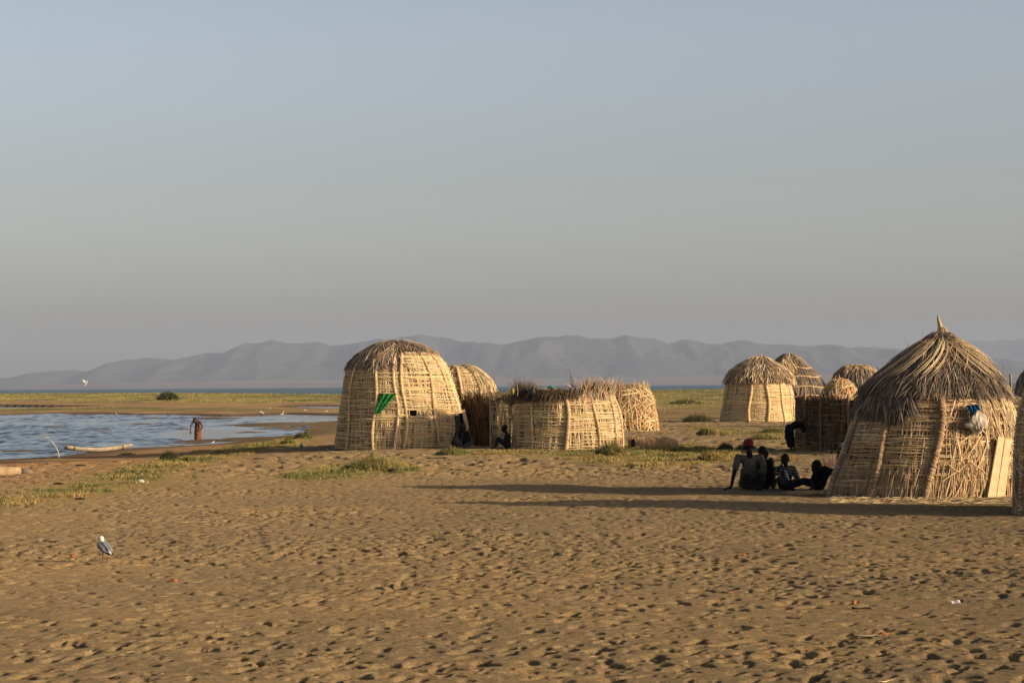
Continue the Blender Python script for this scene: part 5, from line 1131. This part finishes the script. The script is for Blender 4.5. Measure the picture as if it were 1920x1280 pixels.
cover('grass', WP['right'], 52000, .075, [PY+PR, PY, PG+PY, PG], .014, 'yellow-green grass around the roofless hut and the reed roll')
cover('grass', WP['hutside'], 7000, .07, [PY, PG+PY, PG], .014, 'sparse grass between the peg-topped hut and the shaded fence')
SP = np.array([(-190, 262), (-40, 215), (-24, 270), (10, 150), (60, 150), (150, 540), (-190, 540)])
def spit():
    n = 90000; x = rng.uniform(-150, 110, n*2); y = 150+(560-150)*rng.random(n*2)**.8; k_ = (np.abs(x) < .26*y) & (sdist(x, y) > 10+18*fbm(x/20, y/20, 2, 3)) & (fbm(x/9, y/14, 3, 91)+rng.normal(size=n*2)*.07 > .43); x = x[k_][:n]; y = y[k_][:n]; n = len(x)
    z = base_h(x, y); a = Acc(); q = fbm(x/9, y/26, 4, 91)+rng.normal(size=n)*.05; hh = (.10+.20*sstep(.45, .7, fbm(x/3, y/3, 2, 5)))*np.clip(y/400, .4, 1.0)
    b = np.stack([x, y, z-.03], -1)
    for lo, hi, pal in ((0, .46, [(.29, .225, .075), (.25, .21, .065), (.27, .18, .075)]), (.46, .54, [(.22, .19, .055), (.26, .21, .07)]), (.54, 2, [(.15, .14, .045), (.20, .18, .05)])):
        k_ = (q >= lo) & (q < hi)
        if k_.any(): blades(a, b[k_], hh[k_], pal, .075, .9)
    V, Fq, col = a.get(); o = link('spit_grass', mk_mesh('spit_grass', V, Fq, col), GRASS); tag(o, 'yellow-green grass covering the spit and plain beyond the lagoon', 'grass', kind='stuff')
spit()
# ------------------------------------------------------------------ litter and bits
def bit(name, px, py, label, cat, mat, dims, rz=0, shape='ell', jit=.35, group=None, lift=0):
    c = gnd(px, py); a = Acc(); cr, sr = math.cos(rz), math.sin(rz); R = np.array([[cr, -sr, 0], [sr, cr, 0], [0, 0, 1]])
    if shape == 'ell': ellip(a, c+[0, 0, dims[2]*.6+lift], dims, jit=jit, nu=10, nv=7, R=R)
    else: 
        n_ = 7; t_ = np.linspace(-1, 1, n_)[:, None]; ax = R[:, 0]; P = c+ax*dims[0]*t_+np.array([0, 0, 1.])*(dims[2]+.4*dims[2]*np.sin(t_*4))+R[:, 1]*dims[1]*np.sin(t_*3); tube(a, P, np.linspace(dims[2], dims[2]*.5, n_), sides=6)
    V, Fq, _ = a.get(); return solo(name, V, Fq, mat, c, label, cat, group)
WP_ = mat_plain('white_litter', (.55, .53, .50), .6); OR = mat_plain('orange_litter', (.50, .13, .035), .7); GRN = mat_plain('green_plastic', (.03, .26, .17), .4); BL = mat_plain('pale_blue_plastic', (.12, .24, .34), .5); LEAF = mat_plain('dry_leaf', (.36, .13, .05), .9); DST = mat_plain('dark_stick', (.035, .022, .016), .9); PST = mat_plain('pale_stick', (.50, .36, .20), .9)
c = gnd(565, 840); t = thing('bottle', c, 'small green plastic bottle standing on the sand left of the tallest hut', 'bottle'); a = Acc(); tube(a, [c, c+[0, 0, .10], c+[0, 0, .13], c+[0, 0, .15]], [.045, .045, .018, .016], sides=10); V, Fq, _ = a.get(); part('bottle_body', V, Fq, GRN, t); a = Acc(); tube(a, [c+[0, 0, .15], c+[0, 0, .17]], .018, sides=8); V, Fq, _ = a.get(); part('bottle_cap', V, Fq, WP_, t)
bit('plastic_scrap', 583, 841, 'pale blue plastic scrap beside the green bottle', 'litter', BL, (.09, .05, .02))
bit('plastic_scrap', 616, 838, 'orange-red scrap by the left foot of the tallest hut', 'litter', OR, (.07, .05, .022))
bit('plastic_scrap', 945, 845, 'small orange scrap on the ground below the boy in profile', 'litter', OR, (.05, .04, .022))
bit('plastic_scrap', 898, 849.5, 'white plastic scrap in front of the dark straw screen', 'litter', WP_, (.06, .04, .02))
bit('plastic_scrap', 916, 843.5, 'flat white scrap at the foot of the lattice panel', 'litter', WP_, (.07, .04, .015))
bit('plastic_bag', 264, 904.5, 'crumpled off-white plastic bag on the grass strip', 'litter', WP_, (.075, .05, .04))
bit('plastic_scrap', 672, 850, 'white scrap on the sand just in front of the tallest hut', 'litter', WP_, (.05, .03, .012))
bit('plastic_scrap', 795, 853, 'white scrap left of the low green tuft', 'litter', WP_, (.045, .03, .015))
bit('plastic_scrap', 614, 842.5, 'tiny white scrap below the orange-red one', 'litter', WP_, (.035, .03, .018))
bit('dark_clod', 110, 907.5, 'dark curved clod on the reddish bank below the canoe', 'clod', DST, (.10, .04, .022))
bit('dark_clod', 150, 935.5, 'dark reddish clod on the grass strip near the left edge', 'clod', DST, (.08, .04, .018))
bit('dark_clod', 736, 883.5, 'dark brown clod at the right end of the grass mound', 'clod', DST, (.10, .06, .04))
bit('dark_clod', 151, 873, 'dark weedy lump on the bank under the canoe', 'clod', DST, (.12, .05, .022))
bit('leaf', 138, 1044, 'orange crumpled leaf on the sand left of the gull', 'leaf', LEAF, (.045, .04, .018))
bit('leaf', 326, 1090, 'orange brown leaf on the open sand right of the gull', 'leaf', LEAF, (.04, .035, .018))
bit('leaf', 1602, 1132, 'orange leaf just above the dark stick', 'leaf', LEAF, (.022, .02, .02))
bit('leaf', 1368, 1112, 'flat dark orange leaf on the sand left of the dark stick', 'leaf', LEAF, (.035, .03, .01))
bit('leaf', 1394, 1042, 'small pale orange leaf on the sand below the seated group', 'leaf', LEAF, (.025, .02, .018))
bit('leaf', 1656, 1190, 'orange leaf at the right end of the pale stick', 'leaf', LEAF, (.035, .02, .014))
bit('stick', 1616, 1142, 'short dark stick lying on the sand at lower right', 'stick', DST, (.075, .01, .010), -.3, 'st')
bit('stick', 1632, 1192, 'long pale stick lying on the sand at lower right', 'stick', PST, (.11, .012, .006), -.25, 'st')
bit('stick', 353, 979, 'pale thin stick lying on the sand above the gull', 'stick', PST, (.10, .01, .006), .3, 'st')
bit('stick', 734, 914, 'straw-coloured stick on the sand below the grass mound', 'stick', PST, (.14, .01, .006), .1, 'st')
bit('stick', 1330, 871, 'pale straight stick on the sand left of the red-capped man', 'stick', PST, (.2, .01, .007), .05, 'st')
bit('stick', 1664, 1277, 'curved twig at the bottom edge of the frame, lower right', 'stick', PST, (.07, .02, .005), .4, 'st')
c = gnd(1793, 1131); a = Acc(); u_ = np.linspace(-1, 1, 7); Ug, Vg = np.meshgrid(u_, u_); V = np.stack([c[0]+Ug*.034, c[1]+Vg*.012+.01, c[2]+.014+.006*np.sin(Ug*3)+Vg*.010], -1).reshape(-1, 3); idx = np.arange(49).reshape(7, 7); Fq = np.stack([idx[:-1, :-1], idx[:-1, 1:], idx[1:, 1:], idx[1:, :-1]], -1).reshape(-1, 4)
V2 = V-[0, 0, .002]; e = [np.stack([q[:-1], q[1:], q[1:]+49, q[:-1]+49], -1) for q in (idx[0], idx[-1], idx[:, 0], idx[:, -1])]
solo('paper_scrap', np.concatenate([V, V2]), np.concatenate([Fq, Fq[:, ::-1]+49]+e), WP_, c, 'small white rectangular paper scrap on the sand at lower right', 'litter')
# straw by the reclining person
c = gnd(1536, 927.5); a = Acc(); n = 520; th = rng.normal(size=n)*.55+PI*(rng.random(n) < .5); P0 = c+np.stack([rng.normal(size=n)*.17, rng.normal(size=n)*.10, rng.uniform(.005, .05, n)], -1)
dv = np.stack([np.cos(th), np.sin(th)*.6, rng.normal(size=n)*.12], -1)*rng.uniform(.04, .14, n)[:, None]; ribbons(a, np.stack([P0-dv, P0+[0, 0, .01], P0+dv], 1), np.tile([0, -.3, .95], (n, 3, 1)), np.full(n, .013), pick(PAL_FRESH+PAL_RUST, n)); V, Fq, cc = a.get()
solo('straw_pile', V, Fq, STRAW, c, 'sunlit loose straw scattered on the ground beside the reclining person', 'straw', cols=cc)
for nm, n, pxr, pyr, pal, w_, lab in (('straw_bits', 700, (0, 1920), (930, 1276), PAL_FRESH+PAL_RUST, .004, 'tiny bits of straw and shell scattered over the sand'), ('straw_bits', 500, (1560, 1920), (930, 945), PAL_FRESH, .010, 'loose straw fallen along the foot of the biggest hut')):
    p_ = np.array([gnd(rng.uniform(*pxr), rng.uniform(*pyr), 2) for _ in range(n)]); th = rng.uniform(0, PI, n); l = rng.uniform(.012, .035, n)*(1 if w_ < .005 else 3); dv = np.stack([np.cos(th)*l, np.sin(th)*l, 0*l], -1)
    a = Acc(); p_[:, 2] += .014; ribbons(a, np.stack([p_-dv, p_+[0, 0, .004], p_+dv], 1), np.tile([0, -.3, .95], (n, 3, 1)), np.full(n, w_), pick(pal, n)); V, Fq, cc = a.get(); tag(link(nm, mk_mesh(nm, V, Fq, cc), STRAW), lab, 'straw', kind='stuff')

# ------------------------------------------------------------------ light
AZ = math.radians(25); EL = math.radians(15)
sd_ = Vector((math.cos(AZ)*math.cos(EL), -math.sin(AZ)*math.cos(EL), math.sin(EL)))
sl = bpy.data.lights.new('sun', 'SUN'); sl.energy = 5.0; sl.angle = math.radians(.5); sl.color = (1, .79, .54)
so = bpy.data.objects.new('sun', sl); C.objects.link(so); so.rotation_euler = (-sd_).to_track_quat('-Z', 'Y').to_euler()
w = bpy.data.worlds.new('World'); SC.world = w; w.use_nodes = True; N = w.node_tree.nodes; L = w.node_tree.links
sk = N.new('ShaderNodeTexSky'); sk.sky_type = 'NISHITA'; sk.sun_disc = False; sk.sun_elevation = EL; sk.sun_rotation = math.radians(115)
sk.air_density = 1.0; sk.dust_density = 3.0; sk.ozone_density = 1.5
bg = N['Background']; bg.inputs['Strength'].default_value = .135
hs = N.new('ShaderNodeHueSaturation'); hs.inputs['Saturation'].default_value = .7; L.new(sk.outputs[0], hs.inputs['Color']); 
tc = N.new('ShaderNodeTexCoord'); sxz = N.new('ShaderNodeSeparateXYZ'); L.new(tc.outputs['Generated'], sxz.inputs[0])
mr = N.new('ShaderNodeMapRange'); L.new(sxz.outputs['Z'], mr.inputs['Value']); mr.inputs['From Min'].default_value = .15; mr.inputs['From Max'].default_value = .65; mr.inputs['To Min'].default_value = 1.05; mr.inputs['To Max'].default_value = .30  # upper sky dimmed by hand to cut the fill light on the ground
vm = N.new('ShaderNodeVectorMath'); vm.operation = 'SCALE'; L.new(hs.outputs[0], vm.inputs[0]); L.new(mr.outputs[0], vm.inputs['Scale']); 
cr = N.new('ShaderNodeValToRGB'); L.new(sxz.outputs['Z'], cr.inputs[0]); e = cr.color_ramp.elements   # dusty air near the horizon is paler and more mauve
e[0].position = 0; e[0].color = (1.17, 1.12, 1.18, 1); e[1].position = .20; e[1].color = (.76, .735, .765, 1)
m_ = e.new(.035); m_.color = (.98, .945, .99, 1); m_ = e.new(.09); m_.color = (.80, .758, .79, 1)
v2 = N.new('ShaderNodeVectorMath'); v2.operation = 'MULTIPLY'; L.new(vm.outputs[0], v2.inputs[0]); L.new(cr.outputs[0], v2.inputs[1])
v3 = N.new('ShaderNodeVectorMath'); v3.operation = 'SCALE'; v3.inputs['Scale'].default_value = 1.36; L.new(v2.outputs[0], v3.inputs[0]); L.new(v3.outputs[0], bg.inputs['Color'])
SC.view_settings.view_transform = 'Standard'; SC.view_settings.look = 'None'; SC.view_settings.exposure = .3; SC.view_settings.gamma = 1
SC.render.engine = 'CYCLES'; SC.cycles.use_denoising = True; SC.cycles.max_bounces = 6; SC.cycles.volume_bounces = 1
SC.cycles.transparent_max_bounces = 8
